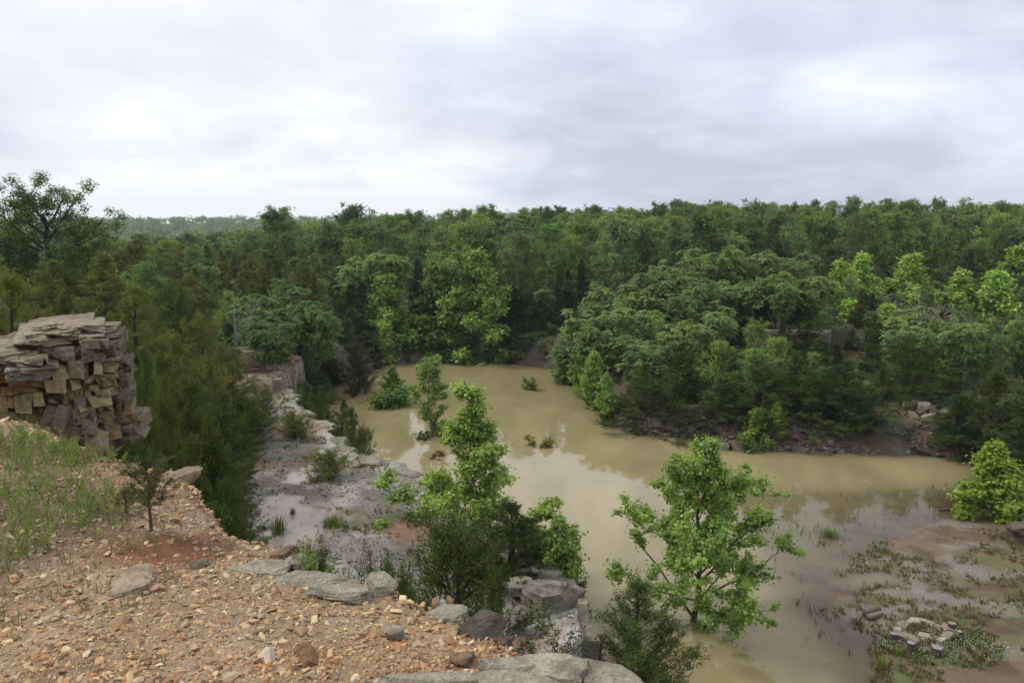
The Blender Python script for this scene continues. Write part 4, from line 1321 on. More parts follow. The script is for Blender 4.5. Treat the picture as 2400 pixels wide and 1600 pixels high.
# in the water
put(ELM, 995, 812, 40.2, 66, 'elm_tree', 'small leaved young elm standing in the lake', 'tree', C_ELM, B_GREY, z0=-.15)
put(MOUND, 893, 868, 47.6, 122, 'water_shrub', 'low round leafy shrub mound standing in the lake', 'shrub', (0.112, 0.210, 0.045), B_GREY, z0=-.1)
put(SYC_SMALL[0], 900, 833, 47.8, 44, 'young_sycamore', 'sapling rising out of the round shrub mound', 'tree', (0.150, 0.270, 0.053), B_GREY, z0=0)
put(BUSHLET[0], 1215, 864, 51.5, 26, 'water_shrub', 'tiny bush in the lake near the far shore', 'shrub', (0.180, 0.240, 0.060), B_GREY, z0=-.05)
put(BUSHLET[1], 1240, 994, 38.4, 46, 'water_shrub', 'yellowish bush standing in the middle of the lake', 'shrub', (0.210, 0.225, 0.060), B_GREY, z0=-.05)
put(BUSHLET[0], 1386, 930, 43, 36, 'water_shrub', 'small bush in the water off the right bank point', 'shrub', (0.195, 0.255, 0.060), B_GREY, z0=-.05)
put(BUSHLET[1], 1003, 1030, 36.5, 36, 'water_shrub', 'brown dying bush in the lake in front of the elm', 'shrub', (0.180, 0.150, 0.060), B_GREY, z0=-.05)
put(BUSHLET[1], 1005, 978, 40.0, 80, 'water_shrub', 'low dull bush around the foot of the elm', 'shrub', (0.090, 0.135, 0.045), B_GREY, z0=-.05)
# right bank cedars, front to back
rb = [(1500, 862, 42.0, 200, 'big round cedar at the water on the right bank point'), (1430, 905, 43.5, 70, 'small cedar at the left foot of the big round cedar'), (1590, 925, 41.0, 85, 'low cedar right of the big round cedar'),
      (1660, 860, 40.4, 130, 'dark cedar behind the bright young sycamores'), (1755, 830, 40.2, 140, 'wide cedar below the quarry cliff'), (1850, 800, 40, 150, 'tall cedar at the right end of the quarry cliff'),
      (1945, 820, 39.6, 145, 'cedar left of the dark rock gully'), (1990, 880, 38.9, 120, 'low dense cedar at the gully waterline'), (2290, 830, 37.5, 220, 'large cedar right of the gully'),
      (2200, 900, 37.5, 110, 'cedar at the water right of the gully'), (2080, 760, 43, 160, 'cedar above the rock gully'), (2160, 800, 41, 150, 'cedar above right of the gully'),
      (2390, 850, 35, 160, 'cedar cut by the right edge above the young sycamore'), (1570, 800, 44.5, 120, 'dark cedar under the feathery trees'), (1460, 820, 45, 100, 'dark cedar below the left feathery trees'),
      (2330, 960, 34, 120, 'low cedar behind the young right shore sycamore')]
for i, (px, top, Y, wd, lab) in enumerate(rb):
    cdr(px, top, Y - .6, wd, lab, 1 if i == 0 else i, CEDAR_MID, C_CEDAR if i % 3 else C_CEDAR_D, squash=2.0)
fs = [(795, 725, 57.5, 120, 'dark cedar above the inlet left of dead brush'), (842, 755, 60.5, 100, 'dark cedar right of the dead brush'), (768, 770, 56, 90, 'low dark cedar at the inlet waterline'), (1215, 735, 63.3, 110, 'dense dark cedar at the centre of the lake head'), (1265, 738, 62.1, 110, 'dense dark cedar right of the lake head centre'), (1308, 735, 60.3, 100, 'dense dark cedar where lake head meets right bank'), (1790, 645, 54.6, 140, 'dark cedar standing on top of the quarried cliff'), (1850, 730, 50.5, 110, 'cedar in front of the right half of the quarried cliff'), (1180, 640, 66, 110, 'dark cedar right of the tallest far sycamore'), (1225, 700, 64.5, 100, 'dark cedar below the lone feathery tree'), (1300, 640, 67, 120, 'dark cedar above the red cliff'), (1275, 720, 64, 90, 'cedar in front of the red cliff'),
      (1190, 740, 63.5, 90, 'low dark cedar at the head of the lake'), (1335, 700, 62, 90, 'cedar at the right end of the red cliff'), (1245, 770, 62.9, 90, 'small dark cedar at the waterline of the lake head'), (1165, 690, 65, 90, 'dark cedar tucked behind the tallest far sycamore'),
      (745, 745, 53.5, 80, 'cedar behind the tilted dark inlet slab'), (1205, 775, 62.9, 80, 'low cedar at the waterline right of the tallest sycamore'), (1290, 780, 61.5, 80, 'low cedar at the right end of the lake head'), (800, 700, 62, 100, 'dark cedar left of the three tall sycamores'), (955, 680, 66, 110, 'dark cedar between left and middle tall sycamores')]
for i, (px, top, Y, wd, lab) in enumerate(fs):
    cdr(px, top, Y, wd, lab, i, CEDAR_FAR, C_CEDAR_D)  # all of these share the darker cedar foliage colour
# feathery trees of the right bank
ft = [(1360, 695, 53.5), (1420, 645, 55), (1490, 605, 57), (1560, 588, 59), (1640, 562, 61), (1720, 560, 62), (1800, 572, 63), (1400, 740, 50.5), (1460, 690, 52), (1540, 650, 54), (1620, 630, 55.5),
      (1700, 640, 57), (1480, 765, 47.5), (1560, 735, 49), (1640, 690, 52), (1335, 770, 54), (1780, 640, 58.5), (1850, 610, 60)]
for i, (px, top, Y) in enumerate(ft):
    row_ = [q for q in ft if (q[2] < 52.1) == (Y < 52.1) and (q[2] < 57.6) == (Y < 57.6)]
    lab = '%s from left in the %s row of the feathery right bank grove' % (ORD[sorted(q[0] for q in row_).index(px)], 'front' if Y < 52.1 else ('middle' if Y < 57.6 else 'back'))
    put(SUMAC[i % 3], px, top, Y, 108, 'feathery_tree', 'feathery tree ' + lab, 'tree', C_SUM, B_PALE, group='feathery grove on the right bank')
for px, top, Y, wd, lab in [(1680, 740, 53, 70, 'small feathery tree left above the quarry cliff'), (1760, 640, 55, 110, 'pale feathery tree on top of the quarry cliff'), (1600, 830, 45, 90, 'thin stemmed feathery tree over the right bank cedars'),
                            (1700, 880, 42.5, 80, 'leaning feathery tree above the bright young sycamores'), (1960, 850, 42.5, 70, 'bright feathery tree above the gully cedar'), (1430, 900, 44, 70, 'low feathery sapling over the point cedar'),
                            (2080, 700, 52, 130, 'feathery tree above the rock gully'), (1245, 655, 66, 70, 'lone feathery tree on the red bank of the far shore')]:
    put(SUMAC_SMALL[int(px) % 2], px, top, Y, wd, 'feathery_tree', lab, 'tree', (0.180, 0.262, 0.083), B_PALE)
for i, (px, top, Y, wd, lab) in enumerate([(640, 655, 52, 190, 'large feathery tree spreading above the inlet on the left'), (705, 700, 50, 110, 'feathery tree hanging over the shaded inlet'), (575, 700, 47, 110, 'bright feathery tree above the dark rock slab'),
                                           (620, 735, 44, 90, 'low bright feathery tree over ribbed rock face'), (1120, 500, 86, 140, 'wide pale umbrella tree in the far canopy')]):
    put(SUMAC[i % 3], px, top, Y, wd, 'feathery_tree', lab, 'tree', (0.150, 0.247, 0.083), B_PALE)
# bright sycamores in the right wood
for i, (px, top, Y, wd, lab) in enumerate([(1930, 590, 64, 110, 'leftmost bright sycamore of the right wood'), (1985, 575, 66, 110, 'second bright sycamore of the right wood'), (2095, 572, 66, 120, 'pointed bright sycamore in the middle of the right wood'),
                                           (1950, 680, 58, 130, 'lower bright sycamore below the pointed ones'), (2200, 610, 62, 100, 'bright sycamore left of the tall right edge sycamore'), (2290, 612, 60, 150, 'large bright sycamore near the right edge'),
                                           (2345, 555, 68, 120, 'tall bright sycamore cut by the right edge'), (2040, 690, 55, 110, 'small bright sycamore above the gully cedars'), (2335, 720, 52, 120, 'low bright sycamore below the large right one')]):
    put(SYC_FAR[i % 2], px, top, Y, wd, 'sycamore_tree', lab, 'tree', (.31, .46, .10), B_GREY)
put(BARE[0], 2110, 640, 57, 120, 'bare_tree', 'grey bare twigged tree in the right wood', 'tree', C_OAK, B_PALE, parts=('branches', 'crown'))
put(BARE[1], 2150, 680, 54, 130, 'bare_tree', 'leaning bare tree right of the grey twigged one', 'tree', C_OAK, B_PALE, parts=('branches', 'crown'))
put(BARE[1], 838, 755, 54, 90, 'bare_tree', 'dead brush with bare twigs behind the inlet cedar', 'tree', C_OAK, (.2, .16, .13), parts=('branches', 'crown'))
put(BARE[0], 545, 650, 44, 60, 'bare_tree', 'thin pale bare tree above the left feathery trees', 'tree', C_OAK, B_PALE, parts=('branches', 'crown'))

for px, top, Y, wd, lab in [(640, 466, 92, 105, 'tall twin crowned oak rising on the left skyline'), (815, 460, 100, 90, 'tall rounded oak on the skyline above the inlet'), (950, 476, 105, 90, 'greyish oak on the skyline between the tall ones'),
                            (1115, 464, 108, 95, 'gappy oak on the skyline behind the umbrella tree'), (1255, 466, 110, 70, 'pointed oak on the skyline above the red cliff'), (1030, 476, 125, 46, 'small dark crown poking above the middle skyline')]:
    put(OAK[int(px) % 5], px, top, Y, wd, 'oak_tree', lab, 'tree', (.12, .205, .062), B_GREY)

# the lone oak on the skyline to the west: limbs reaching out, gaps between the leaf masses
def big_oak():
    rng = np.random.default_rng(77)
    T = Tubes()
    tr = curve(np.zeros(3), np.array((-.02, 0, 1)), 6.0, (.03, 0, 0), 9, rng, .012)
    T.add(tr, .26, .08, 8)
    C, CR = [], []
    limbs = [(.45, -2.9, 2.6), (.55, 2.6, 1.9), (.50, 3.3, 2.6), (.62, -2.3, 2.9), (.72, 1.9, 2.4), (.8, -1.2, 2.0), (.9, .7, 1.7), (.98, -.3, 1.5), (.4, -1.4, .4), (.45, 1.6, .5), (.6, -3.4, 1.9), (.36, .4, -.2), (.9, -.9, 1.9), (.34, -2.2, .5), (.36, 2.4, .9), (.6, 3.2, 1.3), (.7, -2.9, 1.2)]
    for t, ox, oz in limbs:
        p0 = interp(tr, np.array([t]))[0]
        e = p0 + np.array((ox, rng.uniform(-1.6, 1.6), oz))
        mid = (p0 + e) / 2 + np.array((0, 0, -.25)) + rng.normal(0, .15, 3)
        s = np.linspace(0, 1, 8)[:, None]
        br = p0 * (1 - s) ** 2 + 2 * mid * s * (1 - s) + e * s * s
        T.add(br, .10, .03, 5)
        for j in range(11):
            q = interp(br, np.array([rng.uniform(.3, 1)]))[0]
            g = q + rng.normal(0, .6, 3) + np.array((0, 0, .35))
            T.add(np.linspace(q, g, 4) + rng.normal(0, .03, (4, 3)), .03, .01, 3)
            C.append(g)
            CR.append(rng.uniform(.3, .6))
    C, CR = np.array(C), np.array(CR)
    n = 24000
    k = rng.choice(len(C), n, p=CR ** 2 / (CR ** 2).sum())
    u = unit(rng.normal(0, 1, (n, 3)))
    P = C[k] + u * (CR[k] * rng.uniform(0, 1, n) ** .5)[:, None]
    N = unit(u + UP + rng.normal(0, .5, (n, 3)))
    D = np.cross(N, rng.normal(0, 1, (n, 3)))
    V, F_, tt = leaf_cloud(P, D, N, .15 * rng.uniform(.6, 1.2, n), RH, rng.uniform(0, 1, n))
    return finish('oak', T, V, F_, tt, M_LEAF)


put(big_oak(), 108, 388, 52, 205, 'oak_tree', 'lone dark oak with gappy crown standing above the left skyline', 'tree', (.13, .20, .058), B_DARK, rz=.2)

# ------------------------------------------------------------------ forest behind: every tree is its own
placed = []


def clear(x, y, r):
    for a, b_, c_ in placed[-4000:]:
        if (x - a) ** 2 + (y - b_) ** 2 < (max(r, c_) * .8) ** 2:
            return False
    return True


frng = np.random.default_rng(99)
KINDS_F = {
    'oak': ('oak_tree', 'oak', 'oaks of the forest beyond the lake'),
    'cedar': ('cedar_tree', 'cedar', 'cedars of the forest beyond the lake'),
    'slopecedar': ('cedar_tree', 'thicket cedar', 'cedars of the left slope thicket'),
    'leftoak': ('broadleaf_tree', 'leafy tree', 'broadleaf trees among the left cedars'),
    'bankcedar': ('cedar_tree', 'bank cedar', 'cedars filling the right bank'),
    'bankleaf': ('broadleaf_tree', 'bank tree', 'broadleaf trees filling the right bank'),
    'banksum': ('feathery_tree', 'feathery tree', 'feathery trees filling the right bank'),
    'sum': ('feathery_tree', 'feathery tree', 'feathery trees of the forest beyond the lake'),
}
cand = []
for _ in range(9000):
    y = math.sqrt(frng.uniform(30 ** 2, 215 ** 2))
    x = frng.uniform(-.74, .74) * y
    cand.append((x, y))
cand = np.array(cand)
cz, cdb, cdl, cdt, cdc, cfl = height(cand[:, 0], cand[:, 1], True)
counts = {}
order = np.argsort(cand[:, 1])
plan = []
for i in order:
    x, y = cand[i]
    z = cz[i]
    if cdl[i] < 2.5 or cdb[i] < 4 or cdt[i] < 2 or y < 40:
        continue
    pxx = 1176 + F * x / (y * cp - (z - 11) * sp)
    bankside = pxx > 1300 and y < 72
    if (y < 60 and pxx > 620 and not bankside) or (pxx < 600 and y > 150):
        continue
    rr = 1.45 if bankside else 1.9 if (bankside or y < 72 and pxx > 760) else 2.3 + y * .014
    if not clear(x, y, rr):
        continue
    placed.append((x, y, rr))
    u = frng.uniform()
    if bankside:
        kind = 'bankcedar' if u < .4 else ('bankleaf' if u < .86 else 'banksum')
    elif pxx < 760 and y < 95:
        kind = 'slopecedar' if u < .72 else 'leftoak'
    elif y < 76:
        kind = 'cedar' if u < .6 else ('oak' if u < .88 else 'sum')
    else:
        kind = 'oak' if u < .88 else ('cedar' if u < .95 else 'sum')
    if kind in ('cedar', 'slopecedar', 'bankcedar'):
        p = CEDAR_FAR[frng.integers(0, 4)]
        h = frng.uniform(2.8, 5.0) if kind != 'bankcedar' else frng.uniform(1.6, 3.2)
        sx = h / p.H * frng.uniform(.95, 1.35)
    elif kind in ('oak', 'leftoak', 'bankleaf'):
        p = OAK[frng.integers(0, 5)]
        h = frng.uniform(2.2, 4.0) if kind == 'bankleaf' else (frng.uniform(5.6, 8.6) if kind == 'oak' else frng.uniform(3.0, 5.0)) * (1.0 if y < 130 else 1.1)
        sx = h / p.H * frng.uniform(.85, 1.15)
    else:
        p = SUMAC[frng.integers(0, 3)]
        h = frng.uniform(4.5, 6.5) if kind == 'sum' else frng.uniform(2.6, 4.2)
        sx = h / p.H * 1.15
    # the skyline of the place: low to the west where the far hill shows, rising to the east
    lim = np.interp(pxx, [0, 150, 190, 560, 600, 1100, 1300, 1500, 1650, 1850, 2100, 2352], [500, 505, 540, 540, 492, 490, 482, 470, 460, 454, 460, 468]) + frng.choice([-16, -8, 2, 8, 14, 22]) + frng.uniform(-5, 5)
    if bankside and pxx > 1860:
        lim = frng.uniform(690, 760) if y < 56 else frng.uniform(620, 700)
    elif bankside:
        lim = max(lim, np.interp(pxx, [1300, 1480, 1700, 1860], [720, 620, 580, 620]) + frng.uniform(0, 60))
    ztop = at_y(pxx, lim, y)[2]
    if z + h > ztop:
        h2 = max(1.5, ztop - z)
        sx *= max(.75, h2 / h)
        h = h2
    plan.append((x, y, z, h, sx, p, kind))


def proj(x, y, z):
    dep = y * cp - (z - 11) * sp
    return 1176 + F * x / dep, 784 - F * (y * sp + (z - 11) * cp) / dep, dep


# leave out trees wholly hidden behind nearer crowns
sky_py = np.full(2352 // 8, 2000.0)
allt = [(t[1], t, None) for t in STOOD] + [(q[1], None, q) for q in plan]
allt.sort(key=lambda t: t[0])
seen = []
for y, st, q in allt:
    if st is not None:
        x, y, z, w_, h = st
    else:
        x, y, z, h = q[:4]
        w_ = q[4] * q[5].W
    px_, py_, dep = proj(x, y, z + h)
    hw = w_ * F / dep / 2
    c0, c1 = int(max(0, (px_ - hw) // 8)), int(min(len(sky_py), (px_ + hw) // 8 + 1))
    if c1 <= c0:
        continue
    if q is not None:
        if (sky_py[c0:c1] > py_ + 9).sum() < 2:
            continue
        seen.append((q, px_, py_))
    c0, c1 = int(max(0, (px_ - hw * .6) // 8)), int(min(len(sky_py), (px_ + hw * .6) // 8 + 1))
    core_py = proj(x, y, z + h * .88)[1]
    sky_py[c0:c1] = np.minimum(sky_py[c0:c1], core_py)

MARKS = [(0, 'above the layered outcrop'), (240, 'right of the lone oak'), (430, 'above the bench'), (600, 'above the ribbed rock face'), (760, 'above the lake inlet'), (860, 'behind the three tall sycamores'),
         (1020, 'over the tallest far sycamore'), (1180, 'above the red far bank'), (1330, 'at the feathery grove left'), (1500, 'behind the feathery grove'), (1680, 'above the quarry cliff'),
         (1850, 'behind the bright sycamores'), (2030, 'behind the bare trees'), (2200, 'near the right edge')]
jobs = []
for (x, y, z, h, sx, p, kind), px_, py_ in seen:
    if counts.get(kind, 0) >= 290:
        continue
    counts[kind] = counts.get(kind, 0) + 1
    nm, noun, grp = KINDS_F[kind]
    mark = [m for lim, m in MARKS if px_ >= lim or lim == 0][-1]
    row = 'on the skyline' if py_ < 505 else ('below the skyline' if py_ < 540 else ('in mid canopy' if py_ < 600 else 'low down'))
    if kind == 'slopecedar':
        col = tuple(np.array(C_CEDAR_L) * frng.uniform(.75, 1.15))
        tone = 'olive' if col[0] > .088 else 'dark olive'
    elif kind in ('cedar', 'bankcedar'):
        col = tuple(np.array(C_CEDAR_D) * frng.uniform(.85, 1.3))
        tone = 'dark' if col[0] < .052 else 'dull green'
    elif kind in ('sum', 'banksum'):
        col, tone = (.20, .30, .115), 'soft green'
    else:
        k_ = frng.uniform()
        col, tone = ((.220, .315, .080), 'yellowish') if k_ < .24 else (((.105, .185, .058), 'deep green') if k_ < .48 else (((.17, .245, .105), 'greyish') if k_ < .66 else (C_OAK, 'mid green')))
    jobs.append((f'{tone} {noun} {row} {mark}', px_, (p, (x, y, z - .15), sx, h / p.H, nm), col, B_DARK if 'cedar' in kind else (B_PALE if kind in ('sum', 'banksum') else B_GREY), grp))
byl = {}
for j in jobs:
    byl.setdefault(j[0], []).append(j)
for lab, js in byl.items():
    js.sort(key=lambda j: j[1])
    for i_, j in enumerate(js):
        stand(*j[2], lab if len(js) == 1 else f'{ORD[min(i_, 28)]} from left, {lab}', 'tree', j[3], j[4], j[5], vary=.15)
print('forest', counts, NTREE, time.time() - T0)

# distant wooded hills: one mass of crowns
hr = np.random.default_rng(3)
n = 1900
yy = np.sqrt(hr.uniform(150 ** 2, 900 ** 2, n))
xx = hr.uniform(-.75, .30, n) * yy
zz_ = height(xx, yy)
pp = 1176 + F * xx / yy
ok = (pp < 640) | (yy > 215)
xx, yy, zz_ = xx[ok], yy[ok], zz_[ok]
Pl, Nl, Sl, Tl = [], [], [], []
for x, y, z in zip(xx, yy, zz_):
    m = 95 if y < 400 else 60
    R_ = hr.uniform(2.6, 4.2)
    h = hr.uniform(6, 10)
    cl = hr.normal(0, .55, (7, 3)) * np.array((R_, R_, h * .2)) + np.array((x, y, z + h * .62))
    k = hr.integers(0, 7, m)
    u = unit(hr.normal(0, 1, (m, 3)) + np.array((0, 0, .4)))
    Pl.append(cl[k] + u * hr.uniform(.6, 1.9, (m, 1)))
    Nl.append(u + UP * .8 + hr.normal(0, .4, (m, 3)))
    Sl.append(np.full(m, 1.15 if y < 400 else 1.6) * hr.uniform(.7, 1.2, m))
    Tl.append(np.clip(hr.uniform(0, 1) * .5 + hr.uniform(0, .5, m), 0, 1))
Pl, Nl, Sl, Tl = np.concatenate(Pl), np.concatenate(Nl), np.concatenate(Sl), np.concatenate(Tl)
V, F_, tt = leaf_cloud(Pl, np.cross(Nl, hr.normal(0, 1, Nl.shape)), Nl, Sl, RH, Tl)
tag(obj('distant_forest', mesh('distant_forest', V, F_, M_LEAF, {'tint': tt}), color=(.13, .22, .08)), 'far wooded hills under the left skyline', 'forest', kind='stuff')
print('hills', time.time() - T0)

# ------------------------------------------------------------------ rock faces and blocks of the pit
ground = bpy.data.objects['ground']
rng = np.random.default_rng(21)


def rock_wall(name, label, a, b, z0, z1, n, rows, col, depth=.5, jut=.15, rib=0.0, cat='rock face'):
    """a quarried face of stacked blocks from plan point a to b"""
    a, b = np.array(a, float), np.array(b, float)
    t = unit(b - a)
    nrm = np.array((t[1], -t[0]))
    mid = (a + b) / 2
    e = tag(empty(name, (mid[0], mid[1], z0)), label, cat)
    L = np.linalg.norm(b - a)
    yaw = math.atan2(t[1], t[0])
    for r_ in range(rows):
        za, zb_ = z0 + (z1 - z0) * r_ / rows, z0 + (z1 - z0) * (r_ + 1) / rows
        m = max(2, int(n * rng.uniform(.8, 1.2)))
        cuts = np.sort(np.concatenate([[0, 1], (np.arange(1, m) + rng.uniform(-.3, .3, m - 1)) / m]))
        for c0, c1 in zip(cuts[:-1], cuts[1:]):
            w_ = (c1 - c0) * L
            p = a + t * (c0 + c1) / 2 * L + nrm * rng.uniform(-jut, jut)
            hh = (zb_ - za) * (1 + rng.uniform(-.04, .06) + (rng.uniform(-.35, .12) if rows == 1 else 0))
            o = obj('rock_block', BLOCKS[rng.integers(0, 14)], e, color=jc(col if rng.uniform() < .75 else (.3, .24, .19), rng, .25))
            o.location = (p[0] - mid[0], p[1] - mid[1], (za + zb_) / 2 - z0)
            o.rotation_euler = (rng.normal(0, .05), rng.normal(0, .04) + rib, yaw + rng.normal(0, .08))
            o.scale = (w_ * 1.02, depth * rng.uniform(.8, 1.3), hh)
    return e


pa, pb = at_y(1636, 760, 54.2), at_y(1905, 770, 52.0)
rock_wall('rock_cliff', 'square quarried cliff face with dark stains above the right bank', pa[:2], pb[:2], 1.0, 3.75, 9, 3, (.17, .15, .135), .9)
pa, pb = at_y(1634, 760, 54.0), at_y(1662, 760, 53.0)
rock_wall('rock_cliff', 'pale corner buttress at the left end of the quarried cliff', pa[:2], pb[:2], 1.5, 3.95, 2, 4, (.34, .29, .25), .8)
pa, pb = at_z(612, 869, 2.9), at_z(686, 826, 2.9)
rock_wall('rock_cliff', 'grey ribbed rock face with upright cracks at the end of bench', pa[:2], pb[:2], 1.7, 2.85, 15, 1, (.25, .24, .225), .6, .2, .08)
pa, pb = at_z(600, 872, 2.9), at_z(560, 884, 2.9)
rock_wall('rock_cliff', 'low step of grey blocks left of the ribbed face', pa[:2], pb[:2], 1.9, 2.9, 5, 2, (.27, .25, .23), .4)
# broken rock in the gully of the right bank
gully = tag(empty('rock_outcrop', (at_y(2140, 960, 40.0)[0], 40.0, 1.0)), 'broken pale and brown rock tumbling down the right bank gully', 'rock outcrop')
for k in range(46):
    Yq = rng.uniform(38.2, 41.6)
    xq = (rng.uniform(2080, 2205) - 1176) / F * (Yq * cp + 9.5 * sp)
    p = np.array((xq, Yq, ground_z(xq, Yq) + .06)) - np.array(gully.location)
    s_ = rng.uniform(.22, .55)
    obj('rock_block', BLOCKS[rng.integers(0, 14)], gully, p, (rng.normal(0, .3), rng.normal(0, .3), rng.uniform(0, 6.28)), (s_ * 1.2, s_, s_ * .8), jc([(.13, .115, .105), (.2, .15, .12), (.32, .28, .24), (.1, .09, .085)][rng.integers(0, 4)], rng, .2))
# stepped grey face under the near bench corner
for i_, (u0, u1, lab_) in enumerate([(len(bench) - 1, 0, 'grey stepped rock face under the near corner of bench'), (0, 1, 'grey rock face along the near bench edge above water'), (1, 2, 'grey cracked bench face below the young sycamores')]):
    rock_wall('rock_cliff', lab_, bench[u0], bench[u1], -.2, 1.95, 4, 4, (.27, .255, .24), .6, .14)


def boulder(px, py, Y, wpx, hpx, col, label, me=None, depth=None, yaw=0.0, tilt=(0, 0), name='boulder', on=None):
    p = at_y(px, py, Y) if on is None else at_z(px, py, on)
    Y = p[1]
    dep = Y * cp - (p[2] - 11) * sp
    w_, h_ = wpx * dep / F, hpx * dep / F
    o = obj(name, me or BIG[rng.integers(0, 6)], None, p, (tilt[0], tilt[1], yaw), (w_, depth or w_ * .8, h_), col)
    return tag(o, label, 'boulder')


boulder(1262, 1392, 17.7, 150, 130, (.25, .24, .225), 'big grey overhanging block at the near corner of the bench', BIG[4], .9, .3)
boulder(1250, 1462, 17.3, 140, 130, (.19, .18, .17), 'dark grey block under the overhanging block at bench corner', BIG[1], .8, -.2, (.1, .15))
boulder(1305, 1465, 17.8, 44, 100, (.38, .37, .36), 'pale upright slab beside the dark bench corner block', BIG[2], .6, .2)
boulder(1195, 1420, 16.6, 60, 60, (.26, .245, .235), 'grey slab left of the dark bench corner block', BIG[3], .7, .5)
boulder(1190, 1345, 18.2, 70, 34, (.3, .285, .27), 'flat grey slab on the bench just behind the corner block', BIG[5], .8, .1)
boulder(572, 820, 43.5, 92, 56, (.22, .195, .175), 'dark rough rock slab above the red clay at far bench', BIG[0], 1.6, .3, (.1, .25))
boulder(760, 808, 54, 70, 46, (.15, .14, .13), 'tilted dark slab slanting to the inlet beach', BIG[1], 1.6, -.2, (0, .55))
boulder(610, 770, 47, 50, 60, (.26, .22, .19), 'upright brown rock among the left feathery trees', BIG[4], 1.0)
boulder(1600, 965, 42, 46, 24, (.13, .12, .115), 'dark boulder at the water beside the big round cedar', BIG[3])
boulder(2340, 1215, 26, 60, 34, (.13, .115, .105), 'dark rock at the right edge behind the mud flat', BIG[0])
boulder(2330, 1170, 28, 50, 30, (.11, .10, .095), 'dark rock at the foot of the young right shore sycamore', BIG[2])
boulder(760, 1040, 28.2, 60, 16, (.42, .41, .395), 'pale limestone lip on the bench edge by the bushy cedar', BIG[5], 1.0, .3, on=BENCH_Z)
boulder(800, 1052, 26.8, 76, 26, (.40, .39, .38), 'rounded pale limestone hump at the bench edge', BIG[4], 1.2, -.3, on=BENCH_Z)

# --- loose rock: talus at the waterline, chips on the bench, gravel of the flat
def scatter_region(n, xr, yr, test):
    x, y = rng.uniform(*xr, n), rng.uniform(*yr, n)
    z, db, dl, dt, dc, fl = height(x, y, True)
    k = test(x, y, z, db, dl, dt, dc, fl)
    return x[k], y[k], z[k], dl[k]


GREYS = np.array([(.24, .22, .205), (.17, .155, .145), (.31, .29, .27), (.12, .11, .10), (.27, .21, .17), (.38, .36, .34)]) * np.array((1.04, 1.0, .88))
x, y, z, _ = scatter_region(40000, (-12, 2), (15, 42), lambda x, y, z, db, dl, dt, dc, fl: (db < -.05) & (fbm(x * .5, y * .5, 3, 71) > .40) & (z > BENCH_Z - .06))
S = np.clip(.05 * np.exp(rng.normal(0, .5, len(x))), .02, .16)
cols = GREYS[rng.integers(0, 6, len(x))] * rng.uniform(.8, 1.2, (len(x), 1)) * .82
tag(obj('bench_gravel', scatter_stones('bench_gravel', np.stack([x, y, z + S * .08], -1), S, cols, .35, rng), ground), kind='stuff')
x, y, z, dl = scatter_region(60000, (4, 34), (30, 44), lambda x, y, z, db, dl, dt, dc, fl: (dl > -.2) & (dl < 1.9) & (fl < .35) & (fbm(x * .6, y * .6, 3, 72) > .36))
S = np.clip(.10 * np.exp(rng.normal(0, .55, len(x))), .04, .4)
cols = GREYS[rng.integers(0, 5, len(x))] * rng.uniform(.4, .8, (len(x), 1))
tag(obj('scree', scatter_stones('scree', np.stack([x, y, z + S * .1], -1), S, cols, .45, rng), ground), kind='stuff')
for k in range(110):
    i = rng.integers(0, len(x))
    s = float(np.clip(.34 * math.exp(rng.normal(0, .4)), .2, .8))
    obj('talus_rock', BLOCKS[rng.integers(0, 14)], ground, (x[i], y[i], z[i] + .08 * s), (rng.normal(0, .35), rng.normal(0, .35), rng.uniform(0, 6.28)), (s * rng.uniform(1, 1.8), s, s * rng.uniform(.35, .7)), jc((.12, .105, .095), rng, .3))
x, y, z, dl = scatter_region(18000, (6, 24), (13, 34), lambda x, y, z, db, dl, dt, dc, fl: (fl > .3) & (z > -.03) & (fbm(x * .5 + 9, y * .9, 4, 44) > .47))
S = np.clip(.028 * np.exp(rng.normal(0, .5, len(x))), .012, .1)
cols = GREYS[rng.integers(0, 6, len(x))] * rng.uniform(.8, 1.25, (len(x), 1))
tag(obj('gravel', scatter_stones('gravel', np.stack([x, y, z + S * .1], -1), S, cols, .5, rng), ground), kind='stuff')
for k in range(80):       # slabs breaking the bench rim
    i = rng.integers(0, len(bench) - 8)
    a, b = np.array(bench[i]), np.array(bench[i + 1])
    p = a + (b - a) * rng.uniform() + rng.normal(0, .12, 2)
    s = rng.uniform(.3, .8)
    obj('rim_slab', BLOCKS[rng.integers(0, 14)], ground, (p[0], p[1], BENCH_Z + rng.uniform(-.16, .02)), (rng.normal(0, .08), rng.normal(0, .08), math.atan2((b - a)[1], (b - a)[0]) + rng.normal(0, .2)),
        (s * 1.6, s, rng.uniform(.12, .3)), jc((.30, .29, .28), rng, .25))

# ------------------------------------------------------------------ undergrowth, grass, weeds
def stuff_leaves(name, P, R_, n_per, size, color, label, cat, tmpl=RH, up=.6, mat=None, rise=.6):
    n = len(P)
    k = np.repeat(np.arange(n), n_per)
    m = len(k)
    u = unit(rng.normal(0, 1, (m, 3)))
    u[:, 2] = np.abs(u[:, 2])
    Q = P[k] + u * (R_[k] * rng.uniform(.3, 1, m))[:, None] * np.array((1, 1, rise))
    N = u + UP * up + rng.normal(0, .6, (m, 3))
    tint = np.clip(np.repeat(rng.uniform(0, .5, n), n_per) + rng.uniform(0, .5, m), 0, 1)
    V, F_, tt = leaf_cloud(Q, np.cross(N, rng.normal(0, 1, (m, 3))), N, size * rng.uniform(.6, 1.3, m), tmpl, tint)
    return tag(obj(name, mesh(name, V, F_, mat or M_LEAF, {'tint': tt}), color=color), label, cat, kind='stuff')


